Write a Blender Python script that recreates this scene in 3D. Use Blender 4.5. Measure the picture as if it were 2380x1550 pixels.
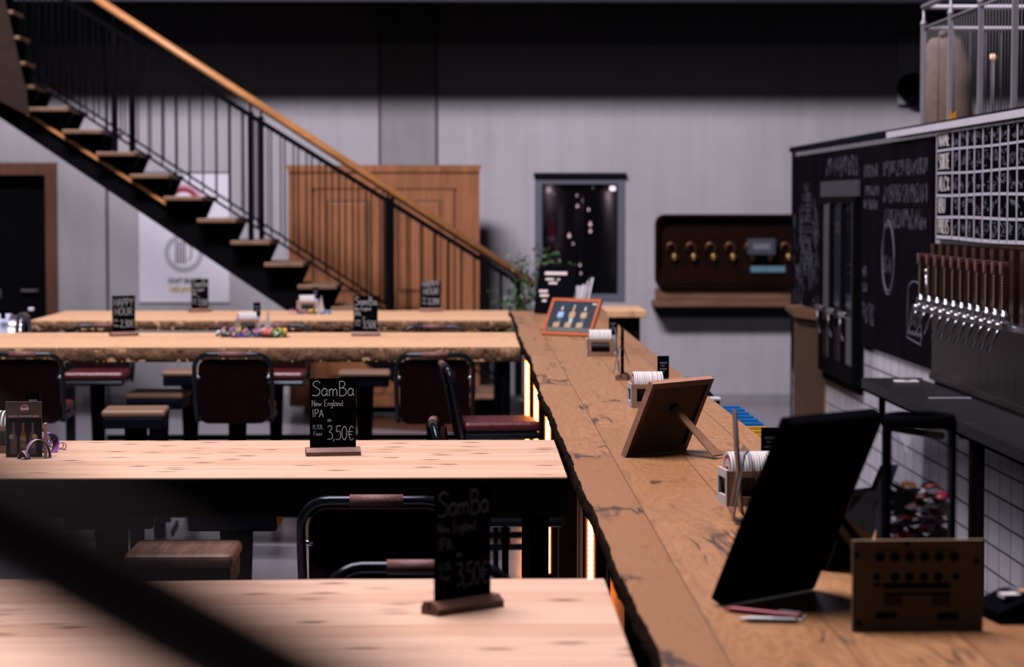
import bpy, bmesh, math, random
from mathutils import Vector, Matrix, Euler
R = math.radians
sc = bpy.context.scene
for o in list(bpy.data.objects): bpy.data.objects.remove(o, do_unlink=True)
C = sc.collection

# ------------------------------------------------------------ camera
F = 5600.0; VX, VY = 1090.0, 475.0; HC = 1.8
cd = bpy.data.cameras.new('camera'); cam = bpy.data.objects.new('camera', cd); C.objects.link(cam)
cd.sensor_width = 36; cd.lens = F/2380*36
cam.location = (0, 0, HC)
PITCH = math.atan((775-VY)/F); YAW = math.atan((1190-VX)/math.hypot(F, 775-VY))
cam.rotation_euler = (R(90)-PITCH, 0, -YAW)
cd.clip_start = .05; cd.clip_end = 200
cd.dof.use_dof = True; cd.dof.focus_distance = 7.1; cd.dof.aperture_fstop = 4.3
sc.camera = cam
# ------------------------------------------------------------ view, world, daylight
sc.view_settings.view_transform = 'Standard'; sc.view_settings.look = 'None'
sc.view_settings.gamma = 1; sc.view_settings.exposure = 0; sc.view_settings.use_curve_mapping = False
sc.cycles.diffuse_bounces = 0
w = bpy.data.worlds.new('dim_hall'); sc.world = w; w.use_nodes = True
w.node_tree.nodes['Background'].inputs[0].default_value = (.62, .55, .8, 1)
w.node_tree.nodes['Background'].inputs[1].default_value = .015
def area(name, loc, target, sx, sy, power, col):
    l = bpy.data.lights.new(name, 'AREA'); l.shape = 'RECTANGLE'; l.size = sx; l.size_y = sy
    l.energy = power; l.color = col
    o = bpy.data.objects.new(name, l); C.objects.link(o); o.location = loc
    o.rotation_euler = (Vector(target)-Vector(loc)).to_track_quat('-Z', 'Y').to_euler()
    return o
KEY = (-2.8, 11.5, 10.6)
area('roof_skylight', KEY, (-.6, 22, 6.6), 4.5, 1.5, 2200, (1, .905, 1))
area('near_table_fill', (-1.4, 6.3, 7.2), (-1.3, 4.6, 0), 3.6, 5.4, 800, (1, .89, .95))  # unseen area light added to brighten the near tables

# ------------------------------------------------------------ pixel <-> place (reading sizes off the photograph)
_rot = cam.rotation_euler.to_matrix()
def ray(x, y): return _rot @ Vector(((x-1190)/F, -(y-775)/F, -1))
def at(x, y, Y):
    d = ray(x, y); return Vector((0, 0, HC)) + d*(Y/d.y)
def onz(x, y, z):
    d = ray(x, y); return Vector((0, 0, HC)) + d*((z-HC)/d.z)
CZ, TZ, WY = 1.08, 1.05, 21.9      # counter height, table height, far wall

# ------------------------------------------------------------ materials
def newmat(name):
    m = bpy.data.materials.new(name); m.use_nodes = True; nt = m.node_tree
    return m, nt, nt.nodes, nt.links, nt.nodes['Principled BSDF']
def N(nt, t, **k):
    n = nt.nodes.new(t)
    for a, b in k.items():
        if a.startswith('i_'): n.inputs[a[2:].replace('_', ' ')].default_value = b
        else: setattr(n, a, b)
    return n
def math_(nt, op, a, b=None, c=None):
    n = nt.nodes.new('ShaderNodeMath'); n.operation = op
    for i, v in enumerate((a, b, c)):
        if v is None: continue
        if isinstance(v, (int, float)): n.inputs[i].default_value = v
        else: nt.links.new(v, n.inputs[i])
    return n.outputs[0]
def mixc(nt, f, a, b, bt='MIX'):
    n = nt.nodes.new('ShaderNodeMix'); n.data_type = 'RGBA'; n.blend_type = bt
    for i, v in ((0, f), (6, a), (7, b)):
        if isinstance(v, (int, float)): n.inputs[i].default_value = v
        elif isinstance(v, tuple): n.inputs[i].default_value = (*v[:3], 1)
        else: nt.links.new(v, n.inputs[i])
    return n.outputs[2]
def step(nt, v, lo, hi):
    n = nt.nodes.new('ShaderNodeMapRange'); n.clamp = True
    nt.links.new(v, n.inputs[0]); n.inputs[1].default_value = lo; n.inputs[2].default_value = hi
    return n.outputs[0]
def coords(nt, scale=(1, 1, 1), loc=(0, 0, 0), rot=(0, 0, 0)):
    tc = nt.nodes.new('ShaderNodeTexCoord'); mp = nt.nodes.new('ShaderNodeMapping')
    mp.inputs['Scale'].default_value = scale; mp.inputs['Location'].default_value = loc; mp.inputs['Rotation'].default_value = rot
    nt.links.new(tc.outputs['Object'], mp.inputs[0]); return mp.outputs[0]
def noise(nt, vec, s, d=3, r=.55, dist=0):
    n = N(nt, 'ShaderNodeTexNoise', i_Scale=s, i_Detail=d, i_Roughness=r, i_Distortion=dist)
    nt.links.new(vec, n.inputs['Vector']); return n.outputs['Fac']
def plain(name, col, rough=.5, metal=0, var=.18, nscale=9, bump=0, spec=.5, coat=0):
    if max(col) < .02 and not coat: spec = 0
    m, nt, ns, lk, b = newmat(name)
    v = coords(nt); f = noise(nt, v, nscale, 4)
    c = mixc(nt, f, tuple(x*(1-var) for x in col), tuple(min(1, x*(1+var)) for x in col))
    lk.new(c, b.inputs['Base Color'])
    b.inputs['Metallic'].default_value = metal
    rr = nt.nodes.new('ShaderNodeMapRange'); lk.new(f, rr.inputs[0]); rr.inputs[3].default_value = rough*.85; rr.inputs[4].default_value = min(1, rough*1.15)
    lk.new(rr.outputs[0], b.inputs['Roughness'])
    b.inputs['Specular IOR Level'].default_value = spec; b.inputs['Coat Weight'].default_value = coat
    if bump:
        bp = N(nt, 'ShaderNodeBump', i_Strength=bump, i_Distance=.01); lk.new(noise(nt, v, nscale*6, 4), bp.inputs['Height']); lk.new(bp.outputs[0], b.inputs['Normal'])
    return m
def glow(name, col, st):
    m, nt, ns, lk, b = newmat(name)
    b.inputs['Base Color'].default_value = (*col, 1); b.inputs['Emission Color'].default_value = (*col, 1); b.inputs['Emission Strength'].default_value = st
    return m
def glassm(name, tint=(1, 1, 1), rough=.02, mixv=.88):
    m, nt, ns, lk, b = newmat(name)
    b.inputs['Base Color'].default_value = (.02, .02, .025, 1); b.inputs['Roughness'].default_value = rough
    tr = ns.new('ShaderNodeBsdfTransparent'); tr.inputs[0].default_value = (*tint, 1)
    mx = ns.new('ShaderNodeMixShader'); mx.inputs[0].default_value = mixv
    lk.new(b.outputs[0], mx.inputs[1]); lk.new(tr.outputs[0], mx.inputs[2]); lk.new(mx.outputs[0], ns['Material Output'].inputs[0])
    return m
def pine(name, light, dark, seam=.115, knots=1.0, rough=.42, off=0.0):
    """boards along local X, seams across Y, dark elongated knots"""
    m, nt, ns, lk, b = newmat(name)
    tc = ns.new('ShaderNodeTexCoord'); sp = ns.new('ShaderNodeSeparateXYZ'); lk.new(tc.outputs['Object'], sp.inputs[0])
    yy = math_(nt, 'DIVIDE', math_(nt, 'ADD', sp.outputs[1], 7.3+off), seam)
    idx = math_(nt, 'FLOOR', yy); fr = math_(nt, 'FRACT', yy)
    wn = ns.new('ShaderNodeTexWhiteNoise'); wn.noise_dimensions = '1D'; lk.new(idx, wn.inputs['W'])
    shift = math_(nt, 'MULTIPLY', wn.outputs['Value'], 13.0)
    cb = ns.new('ShaderNodeCombineXYZ'); lk.new(math_(nt, 'ADD', sp.outputs[0], shift), cb.inputs[0]); lk.new(sp.outputs[1], cb.inputs[1]); lk.new(idx, cb.inputs[2])
    mp = ns.new('ShaderNodeMapping'); mp.inputs['Scale'].default_value = (1.1, 26, 1); lk.new(cb.outputs[0], mp.inputs[0])
    g = noise(nt, mp.outputs[0], 1.6, 6, .6, .6)
    mp2 = ns.new('ShaderNodeMapping'); mp2.inputs['Scale'].default_value = (8.5, 17, 1); lk.new(cb.outputs[0], mp2.inputs[0])
    vo = N(nt, 'ShaderNodeTexVoronoi', i_Scale=1.0, i_Randomness=1.0); vo.voronoi_dimensions = '2D'; lk.new(mp2.outputs[0], vo.inputs['Vector'])
    hv = ns.new('ShaderNodeSeparateColor'); lk.new(vo.outputs['Color'], hv.inputs[0])
    pick = step(nt, hv.outputs[0], .74, .92)
    kn = math_(nt, 'MULTIPLY', math_(nt, 'SUBTRACT', 1.0, step(nt, vo.outputs['Distance'], .10, .36)), pick)
    mp3 = ns.new('ShaderNodeMapping'); mp3.inputs['Scale'].default_value = (1.7, 42, 1); lk.new(cb.outputs[0], mp3.inputs[0])
    st = step(nt, noise(nt, mp3.outputs[0], 1.9, 3, .5), .60, .72)
    base = mixc(nt, step(nt, g, .3, .75), light, tuple((a+c)*.5 for a, c in zip(light, dark)))
    base = mixc(nt, math_(nt, 'MULTIPLY', wn.outputs['Value'], .7), base, tuple(x*q for x, q in zip(light, (.70, .58, .50))))
    base = mixc(nt, math_(nt, 'MULTIPLY', st, .55*knots), base, dark)
    base = mixc(nt, math_(nt, 'MULTIPLY', kn, .9*knots), base, tuple(x*.55 for x in dark))
    sm = math_(nt, 'LESS_THAN', fr, .022)
    base = mixc(nt, math_(nt, 'MULTIPLY', sm, .6), base, tuple(x*.4 for x in dark))
    lk.new(base, b.inputs['Base Color']); b.inputs['Roughness'].default_value = rough
    bp = N(nt, 'ShaderNodeBump', i_Strength=.12, i_Distance=.004); lk.new(g, bp.inputs['Height']); lk.new(bp.outputs[0], b.inputs['Normal'])
    return m
def oak_counter(name):
    """wide rustic boards along local Y, cathedral grain, filled cracks"""
    m, nt, ns, lk, b = newmat(name)
    v = coords(nt, (1, 1, 1), (0, 0, 0), (0, 0, R(90)))
    br = N(nt, 'ShaderNodeTexBrick', i_Scale=1.0); br.offset = .37; br.squash = 1
    br.inputs['Brick Width'].default_value = 2.3; br.inputs['Row Height'].default_value = .205; br.inputs['Mortar Size'].default_value = .0016
    br.inputs['Mortar Smooth'].default_value = .2; br.inputs['Color1'].default_value = (0, 0, 0, 1); br.inputs['Color2'].default_value = (1, 1, 1, 1)
    lk.new(v, br.inputs['Vector'])
    sep = ns.new('ShaderNodeSeparateColor'); lk.new(br.outputs['Color'], sep.inputs[0])
    va = ns.new('ShaderNodeVectorMath'); va.operation = 'ADD'
    cb = ns.new('ShaderNodeCombineXYZ'); lk.new(math_(nt, 'MULTIPLY', sep.outputs[0], 5.0), cb.inputs[0]); lk.new(math_(nt, 'MULTIPLY', sep.outputs[0], 3.0), cb.inputs[1])
    lk.new(v, va.inputs[0]); lk.new(cb.outputs[0], va.inputs[1])
    mp = ns.new('ShaderNodeMapping'); mp.inputs['Scale'].default_value = (1.6, 5.5, 1); lk.new(va.outputs[0], mp.inputs[0])
    big = noise(nt, mp.outputs[0], .9, 3, .55, .4)
    rings = math_(nt, 'SINE', math_(nt, 'MULTIPLY', big, 120.0))
    mp2 = ns.new('ShaderNodeMapping'); mp2.inputs['Scale'].default_value = (3, 40, 1); lk.new(va.outputs[0], mp2.inputs[0])
    fine = noise(nt, mp2.outputs[0], 3, 5, .65)
    mp3 = ns.new('ShaderNodeMapping'); mp3.inputs['Scale'].default_value = (.55, 3.6, 1); lk.new(va.outputs[0], mp3.inputs[0])
    n3 = noise(nt, mp3.outputs[0], 1.5, 4, .55, .35)
    crack = math_(nt, 'SUBTRACT', 1.0, step(nt, math_(nt, 'ABSOLUTE', math_(nt, 'SUBTRACT', n3, .5)), .004, .022))
    msk = step(nt, noise(nt, v, 1.9, 2), .54, .60)
    crack = math_(nt, 'MULTIPLY', crack, msk)
    blot = step(nt, noise(nt, mp3.outputs[0], 4.5, 4, .6), .60, .72)
    c = mixc(nt, step(nt, fine, .3, .7), (.58, .295, .135), (.40, .19, .08))
    c = mixc(nt, math_(nt, 'MULTIPLY', step(nt, rings, -1, 1), .42), c, (.27, .12, .05))
    c = mixc(nt, math_(nt, 'MULTIPLY', step(nt, sep.outputs[0], .15, .8), .8), c, (.34, .15, .06))
    c = mixc(nt, math_(nt, 'MULTIPLY', blot, .55), c, (.15, .065, .035))
    c = mixc(nt, math_(nt, 'MULTIPLY', crack, .85), c, (.035, .02, .018))
    c = mixc(nt, math_(nt, 'MULTIPLY', br.outputs['Fac'], .8), c, (.05, .025, .015))
    lk.new(c, b.inputs['Base Color'])
    rr = ns.new('ShaderNodeMapRange'); lk.new(fine, rr.inputs[0]); rr.inputs[3].default_value = .28; rr.inputs[4].default_value = .46; lk.new(rr.outputs[0], b.inputs['Roughness'])
    bp = N(nt, 'ShaderNodeBump', i_Strength=.15, i_Distance=.003); lk.new(fine, bp.inputs['Height']); lk.new(bp.outputs[0], b.inputs['Normal'])
    return m
def wood(name, c1, c2, axis='z', rough=.5, s=1.0, bump=.1):
    m, nt, ns, lk, b = newmat(name)
    k = {'x': (1.3, 18, 18), 'y': (18, 1.3, 18), 'z': (18, 18, 1.3)}[axis]
    v = coords(nt, tuple(q*s for q in k)); g = noise(nt, v, 1.5, 5, .6, .8)
    v2 = coords(nt, tuple((q*.25 if q > 2 else q)*s for q in k)); g2 = noise(nt, v2, 1.2, 2)
    c = mixc(nt, step(nt, g, .28, .72), c1, c2); c = mixc(nt, math_(nt, 'MULTIPLY', step(nt, g2, .5, .75), .5), c, tuple(x*.6 for x in c2))
    lk.new(c, b.inputs['Base Color']); b.inputs['Roughness'].default_value = rough
    bp = N(nt, 'ShaderNodeBump', i_Strength=bump, i_Distance=.004); lk.new(g, bp.inputs['Height']); lk.new(bp.outputs[0], b.inputs['Normal'])
    return m
def concrete(name, c, rough=.75, stain=.35, streak=True):
    m, nt, ns, lk, b = newmat(name)
    v = coords(nt); v2 = coords(nt, (3.2, 3.2, .35)); v3 = coords(nt, (16, 16, .5))
    f = noise(nt, v, .8, 5, .6); g = noise(nt, v2, 1.6, 4, .6); h = noise(nt, v3, 1, 3)
    col = mixc(nt, step(nt, f, .3, .7), c, tuple(x*(1-stain*.55) for x in c))
    if streak:
        col = mixc(nt, math_(nt, 'MULTIPLY', step(nt, g, .5, .75), stain), col, tuple(x*.55 for x in c))
        col = mixc(nt, math_(nt, 'MULTIPLY', step(nt, h, .45, .7), stain*.4), col, tuple(x*.6 for x in c))
    sp = step(nt, noise(nt, v, 3.3, 2), .70, .78)
    col = mixc(nt, math_(nt, 'MULTIPLY', sp, .35), col, (c[0]*.6, c[1]*.58, c[2]*.45))
    lk.new(col, b.inputs['Base Color'])
    rr = ns.new('ShaderNodeMapRange'); lk.new(f, rr.inputs[0]); rr.inputs[3].default_value = rough*.8; rr.inputs[4].default_value = min(1, rough*1.2); lk.new(rr.outputs[0], b.inputs['Roughness'])
    bp = N(nt, 'ShaderNodeBump', i_Strength=.15, i_Distance=.01); lk.new(noise(nt, v, 14, 5), bp.inputs['Height']); lk.new(bp.outputs[0], b.inputs['Normal'])
    return m
def tiles(name):
    m, nt, ns, lk, b = newmat(name)
    tc = ns.new('ShaderNodeTexCoord'); sp = ns.new('ShaderNodeSeparateXYZ'); lk.new(tc.outputs['Object'], sp.inputs[0])
    cb = ns.new('ShaderNodeCombineXYZ'); lk.new(sp.outputs[1], cb.inputs[0]); lk.new(math_(nt, 'ADD', sp.outputs[2], .0), cb.inputs[1])
    br = N(nt, 'ShaderNodeTexBrick', i_Scale=1.0); br.offset = 0
    br.inputs['Brick Width'].default_value = .235; br.inputs['Row Height'].default_value = .1185; br.inputs['Mortar Size'].default_value = .006
    br.inputs['Color1'].default_value = (.74, .73, .80, 1); br.inputs['Color2'].default_value = (.62, .61, .68, 1); br.inputs['Mortar'].default_value = (.13, .12, .14, 1)
    br.inputs['Mortar Smooth'].default_value = .1
    lk.new(cb.outputs[0], br.inputs['Vector']); lk.new(br.outputs['Color'], b.inputs['Base Color'])
    rr = ns.new('ShaderNodeMapRange'); lk.new(br.outputs['Fac'], rr.inputs[0]); rr.inputs[3].default_value = .12; rr.inputs[4].default_value = .8; lk.new(rr.outputs[0], b.inputs['Roughness'])
    bp = N(nt, 'ShaderNodeBump', i_Strength=.5, i_Distance=.004); bp.invert = True; lk.new(br.outputs['Fac'], bp.inputs['Height']); lk.new(bp.outputs[0], b.inputs['Normal'])
    return m

M = dict(
 pine_a=pine('pine_boards_near', (.95, .64, .47), (.42, .18, .10), off=0),
 pine_b=pine('pine_boards_middle', (.95, .64, .46), (.42, .18, .10), off=.05),
 pine_c=pine('pine_slab_far', (1.0, .64, .37), (.50, .22, .10), seam=.3, knots=.6, off=.02),
 counter=oak_counter('oak_counter_boards'),
 bark=plain('bark', (.016, .010, .008), .9, 0, .6, 14, .8),
 bark_l=plain('bark_brown', (.17, .085, .042), .85, 0, .75, 11, .9),
 black=plain('black_steel', (.005, .005, .006), .42, .1),
 navy=plain('navy_painted_steel', (.008, .010, .018), .28, .3, .2, 9, 0, .6),
 chairt=plain('dark_blue_steel_tube', (.012, .018, .026), .2, .6, .2, 9, 0, .6),
 leather=plain('dark_brown_leather', (.014, .005, .006), .4, 0, .4, 18, .25),
 redleather=plain('oxblood_leather', (.10, .016, .020), .26, 0, .35, 16, .2, .6),
 grip=plain('brown_leather_sleeve', (.20, .085, .075), .55, 0, .2, 30, .3),
 stoolw=wood('stool_wood', (.30, .16, .11), (.10, .055, .04), 'y', .45, 1.6),
 stoolw2=wood('stool_wood_tan', (.30, .17, .10), (.16, .085, .05), 'x', .5),
 chalk_black=plain('chalkboard_black', (.004, .004, .006), .6, 0, .3, 12),
 board_wall=plain('wall_chalkboard', (.008, .0075, .010), .65, 0, .5, 3),
 chalk=plain('chalk_white', (.72, .68, .66), .9, 0, .15, 80),
 chalk_dim=plain('chalk_smudged', (.08, .08, .11), .95, 0, .5, 40),
 chalk_mid=plain('chalk_faint', (.17, .17, .22), .95, 0, .5, 40),
 tape=plain('white_tape', (.62, .60, .70), .7, 0, .1),
 basew=wood('sign_base_wood', (.34, .17, .12), (.20, .09, .06), 'x', .5, 2),
 framew=wood('frame_wood_back', (.62, .32, .22), (.42, .20, .13), 'x', .55, 2),
 framec=wood('frame_wood_red', (.62, .16, .05), (.42, .09, .03), 'x', .4, 2),
 mdf=plain('mdf_board', (.60, .38, .23), .8, 0, .1, 30),
 strut=wood('frame_strut_board', (.42, .21, .12), (.32, .15, .09), 'z', .6, 2),
 ply=wood('plywood', (.40, .27, .17), (.31, .20, .12), 'x', .6, 1.5),
 burnt=plain('burnt_black', (.014, .010, .009), .8),
 holder=wood('holder_wood', (.58, .33, .22), (.40, .21, .13), 'x', .55, 2),
 holder_l=plain('holder_pale_print', (.72, .60, .56), .6),
 card=plain('coaster_board', (.86, .82, .80), .85, 0, .06, 40),
 cardred=plain('red_print', (.33, .03, .06), .7),
 black_pl=plain('black_plastic', (.004, .004, .006), .35),
 concrete=concrete('concrete_wall_panels', (.47, .455, .49)),
 concrete_d=concrete('concrete_column', (.33, .32, .34), .8, .6),
 floor=concrete('polished_concrete_floor', (.25, .24, .28), .20, .3, False),
 ceil=plain('dark_ceiling', (.03, .03, .034), .8),
 beam=plain('dark_blue_beam', (.02, .022, .035), .5, .3),
 steel=plain('brushed_steel', (.55, .53, .56), .32, 1, .08, 30),
 chrome=plain('chrome', (.52, .54, .58), .24, 1, .04),
 steeldark=plain('dark_steel_splashback', (.10, .085, .08), .35, .9, .25, 2),
 zinc=plain('galvanised_railing', (.40, .38, .43), .5, .4, .1), bars=plain('thin_railing_bars', (.14, .13, .15), .6, .1),
 whitem=plain('white_metal_edge', (.75, .72, .80), .5, .1, .08),
 tile=tiles('white_wall_tiles'),
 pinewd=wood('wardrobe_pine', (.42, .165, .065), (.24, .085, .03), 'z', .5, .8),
 pinewdd=wood('wardrobe_pine_shaded', (.24, .095, .04), (.14, .05, .02), 'z', .5, .8),  # darker copy of the pine: shade painted into body, mouldings and feet
 rail=wood('handrail_beech', (.62, .28, .10), (.42, .17, .055), 'x', .35, 1),
 treadw=wood('stair_tread_wood', (.27, .145, .08), (.16, .085, .045), 'y', .5, 1),
 doorw=wood('door_frame_wood', (.17, .065, .03), (.09, .035, .018), 'z', .5, 1),
 panelw=wood('landing_panel_wood', (.028, .011, .007), (.018, .007, .005), 'y', .95, .8),
 shelfw=wood('shelf_wood', (.24, .115, .06), (.10, .045, .025), 'x', .55, 1),
 oldwood=concrete('weathered_board', (.10, .052, .026), .9, .98),
 oldwedge=wood('weathered_board_edge', (.30, .15, .06), (.12, .06, .03), 'z', .8, .7, .4),
 copper=plain('aged_copper', (.30, .13, .07), .35, .9, .3),
 brass=plain('aged_brass', (.32, .20, .07), .35, .9, .3),
 darkred=plain('dark_brown_panel', (.014, .006, .005), .5, 0, .4, 5),
 greyfr=plain('grey_window_frame', (.12, .125, .165), .5, 0, .05),
 winfr=plain('dark_lintel', (.012, .012, .018), .6),
 glass=glassm('clear_glass', (.9, .9, .95), .03, .9),
 fridgeglass=glassm('fridge_glass', (.35, .42, .5), .05, .55),
 acryl=glassm('clear_acrylic', (.92, .92, .97), .06, .72),
 acryl_e=plain('acrylic_edge', (.60, .58, .68), .25, 0, .05),
 jarglass=glassm('jar_glass', (.93, .93, .96), .03, .86),
 violet=glassm('violet_acrylic', (.24, .20, .42), .1, .5),
 poster=plain('poster_paper', (.78, .77, .86), .6, 0, .03),
 ink=plain('poster_ink', (.14, .13, .15), .7),
 gold=plain('poster_gold_ink', (.55, .36, .10), .7),
 red=plain('red_paint', (.35, .02, .035), .4),
 redpen=plain('red_pen_plastic', (.42, .02, .06), .3),
 white=plain('white_plastic', (.8, .78, .8), .4, 0, .04),
 leaf=plain('leaf_green', (.035, .10, .03), .45, 0, .5, 20),
 stem=plain('plant_stem', (.10, .06, .035), .8),
 pot=plain('dark_plant_pot', (.02, .02, .024), .5),
 sack=plain('burlap', (.32, .22, .17), .95, 0, .3, 26, 1.0),
 sink=plain('under_bar_steel', (.06, .06, .07), .35, .8),
 blue=plain('blue_plastic', (.01, .20, .62), .35), yellow=plain('yellow_plastic', (.90, .40, .02), .35),
 led=glow('warm_led_strip', (1, .25, .035), 40), led2=glow('warm_led_strip_bare', (1, .32, .06), 26), halo=glow('led_halo_glow', (1, .12, .008), 1.3), teal=glow('added_teal_glow', (.08, 1, .62), 5),
 reflectglow=glow('reflection_glow', (1, .66, .62), 1.6), lampsign=glow('lit_sign', (1, .8, .85), 2.4),
 dimroom=plain('back_room_wall', (.04, .036, .04), .8),
 brownlit=plain('bar_front_board', (.24, .10, .05), .6, 0, .3, 6, .3),
 vio=plain('violet_paper', (.22, .08, .55), .6), pinkp=plain('pink_paper', (.65, .10, .25), .6), bluep=plain('blue_paper', (.12, .22, .75), .6),
 lime=plain('lime_paper', (.45, .58, .10), .6), creamp=plain('cream_paper', (.72, .70, .52), .7), orangep=plain('orange_paper', (.75, .28, .10), .6),
 greenp=plain('green_paper', (.10, .50, .32), .6),
 menubr=plain('menu_card_brown', (.10, .065, .062), .3), amber=plain('printed_bottle_amber', (.20, .06, .015), .4), skyb=plain('printed_label_blue', (.35, .50, .75), .5),
 tan=plain('printed_label_tan', (.50, .33, .20), .5), mint=plain('printed_label_mint', (.40, .58, .45), .5), slate=plain('printed_slate_blue', (.02, .035, .055), .4), capgreen=plain('green_cap', (.06, .16, .07), .4, .5),
 reddk=plain('dark_handrail_paint', (.045, .025, .025), .5), taph=wood('tap_handle_wood', (.045, .012, .008), (.02, .006, .004), 'z', .4, 1),
)
def dirt(m): return m

# ------------------------------------------------------------ mesh builder
class MB:
    def __init__(s): s.bm = bmesh.new()
    def _f(s, vs, smooth=False):
        try: f = s.bm.faces.new(vs); f.smooth = smooth; return f
        except ValueError: return None
    def box(s, x0, x1, y0, y1, z0, z1, mat=None):
        v = [Vector(p) for p in ((x0,y0,z0),(x1,y0,z0),(x1,y1,z0),(x0,y1,z0),(x0,y0,z1),(x1,y0,z1),(x1,y1,z1),(x0,y1,z1))]
        if mat: v = [mat @ p for p in v]
        v = [s.bm.verts.new(p) for p in v]
        for f in ((3,2,1,0),(4,5,6,7),(0,1,5,4),(1,2,6,5),(2,3,7,6),(3,0,4,7)): s._f([v[i] for i in f])
        return s
    def rbox(s, x0, x1, y0, y1, z0, z1, r=.005, seg=2):
        b = bmesh.new(); bmesh.ops.create_cube(b, size=1)
        for v in b.verts: v.co = Vector(((x0+x1)/2+v.co.x*(x1-x0), (y0+y1)/2+v.co.y*(y1-y0), (z0+z1)/2+v.co.z*(z1-z0)))
        bmesh.ops.bevel(b, geom=list(b.edges)+list(b.verts), offset=min(r, (x1-x0)*.45, (y1-y0)*.45, (z1-z0)*.45), segments=seg, profile=.5, affect='EDGES')
        me = bpy.data.meshes.new('t'); b.to_mesh(me); b.free(); s.bm.from_mesh(me); bpy.data.meshes.remove(me)
        return s
    def beam(s, a, b, w, h, up=(0,0,1)):
        a, b = Vector(a), Vector(b); d = (b-a).normalized(); u = Vector(up); r = d.cross(u)
        if r.length < 1e-4: r = d.cross(Vector((0,1,0)))
        r.normalize(); u = r.cross(d).normalized()
        q = []
        for p in (a, b):
            for i, j in ((-1,-1),(1,-1),(1,1),(-1,1)): q.append(s.bm.verts.new(p + r*i*w/2 + u*j*h/2))
        for f in ((3,2,1,0),(4,5,6,7),(0,1,5,4),(1,2,6,5),(2,3,7,6),(3,0,4,7)): s._f([q[i] for i in f])
        return s
    def tube(s, pts, r, n=8, closed=False, smooth=True, r2=None, flat=None):
        pts = [Vector(p) for p in pts]; k = len(pts); rings = []
        t0 = (pts[1]-pts[0]).normalized(); u = t0.orthogonal().normalized()
        for i, p in enumerate(pts):
            if closed: t = (pts[(i+1) % k]-pts[i-1]).normalized()
            else: t = (pts[min(i+1, k-1)]-pts[max(i-1, 0)]).normalized()
            u = (u - t*u.dot(t)); u = u.normalized() if u.length > 1e-6 else t.orthogonal().normalized()
            w_ = t.cross(u); rr = r if r2 is None else r+(r2-r)*i/(k-1)
            ring = []
            for j in range(n):
                a = 2*math.pi*j/n; off = u*math.cos(a)*rr + w_*math.sin(a)*rr
                if flat: off = Vector((off.x, off.y*flat, off.z))
                ring.append(s.bm.verts.new(p+off))
            rings.append(ring)
        m = k if closed else k-1
        for i in range(m):
            A, B = rings[i], rings[(i+1) % k]
            for j in range(n): s._f((A[j], A[(j+1) % n], B[(j+1) % n], B[j]), smooth)
        if not closed: s._f(rings[0][::-1]); s._f(rings[-1])
        return s
    def lathe(s, prof, c=(0,0,0), n=24, axis='z', smooth=True, cap=True):
        c = Vector(c); rings = []
        for r, h in prof:
            ring = []
            for j in range(n):
                a = 2*math.pi*j/n; x, y = math.cos(a)*max(r, 1e-4), math.sin(a)*max(r, 1e-4)
                p = {'z': (x, y, h), 'x': (h, x, y), 'y': (y, h, x)}[axis]
                ring.append(s.bm.verts.new(c+Vector(p)))
            rings.append(ring)
        for A, B in zip(rings, rings[1:]):
            for j in range(n): s._f((A[j], A[(j+1) % n], B[(j+1) % n], B[j]), smooth)
        if cap: s._f(rings[0][::-1]); s._f(rings[-1])
        return s
    def prism(s, poly, a, b, plane='xz'):
        def P(p, t):
            return {'xz': (p[0], t, p[1]), 'xy': (p[0], p[1], t), 'yz': (t, p[0], p[1])}[plane]
        A = [s.bm.verts.new(P(p, a)) for p in poly]; B = [s.bm.verts.new(P(p, b)) for p in poly]; n = len(poly)
        s._f(A); s._f(B[::-1])
        for i in range(n): s._f((A[(i+1) % n], A[i], B[i], B[(i+1) % n]))
        return s
    def ribbon(s, pts, wv, th=.0006):
        """double-sided band following pts with width vector wv"""
        wv = Vector(wv); pts = [Vector(p) for p in pts]; L = []
        for i, p in enumerate(pts):
            t = (pts[min(i+1, len(pts)-1)]-pts[max(i-1, 0)]).normalized(); nn = t.cross(wv); nn = nn.normalized()*th if nn.length > 1e-6 else Vector((0,0,th))
            L.append([s.bm.verts.new(q) for q in (p-wv/2-nn, p+wv/2-nn, p+wv/2+nn, p-wv/2+nn)])
        for A, B in zip(L, L[1:]):
            for j in range(4): s._f((A[j], A[(j+1) % 4], B[(j+1) % 4], B[j]), j in (0, 2))
        s._f(L[0][::-1]); s._f(L[-1]); return s
    def build(s, name, mat, parent=None, recalc=True):
        if recalc: bmesh.ops.recalc_face_normals(s.bm, faces=s.bm.faces)
        me = bpy.data.meshes.new(name); s.bm.to_mesh(me); s.bm.free()
        me.materials.append(mat); o = bpy.data.objects.new(name, me); C.objects.link(o)
        if parent: o.parent = parent
        return o
def thing(name, label, cat, loc=(0,0,0), rz=0, group=None, tilt=0):
    o = bpy.data.objects.new(name, None); C.objects.link(o); o.empty_display_size = .05
    o.location = loc; o.rotation_euler = (tilt, 0, rz)
    return tag(o, label, cat, group)
def tag(o, label, cat, group=None):
    o['label'] = label; o['category'] = cat
    if group: o['group'] = group
    return o
def struct(o): o['kind'] = 'structure'; return o
def dup(root, loc, rz=0, label=None, tilt=0, group=None):
    kids = {}
    for o in bpy.data.objects:
        if o.parent: kids.setdefault(o.parent, []).append(o)
    def rec(o, p):
        c = o.copy(); C.objects.link(c)
        if p: c.parent = p
        for k in kids.get(o, []): rec(k, c)
        return c
    r = rec(root, None); r.location = loc; r.rotation_euler = (tilt, 0, rz)
    if label: r['label'] = label
    if group: r['group'] = group
    return r
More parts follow.
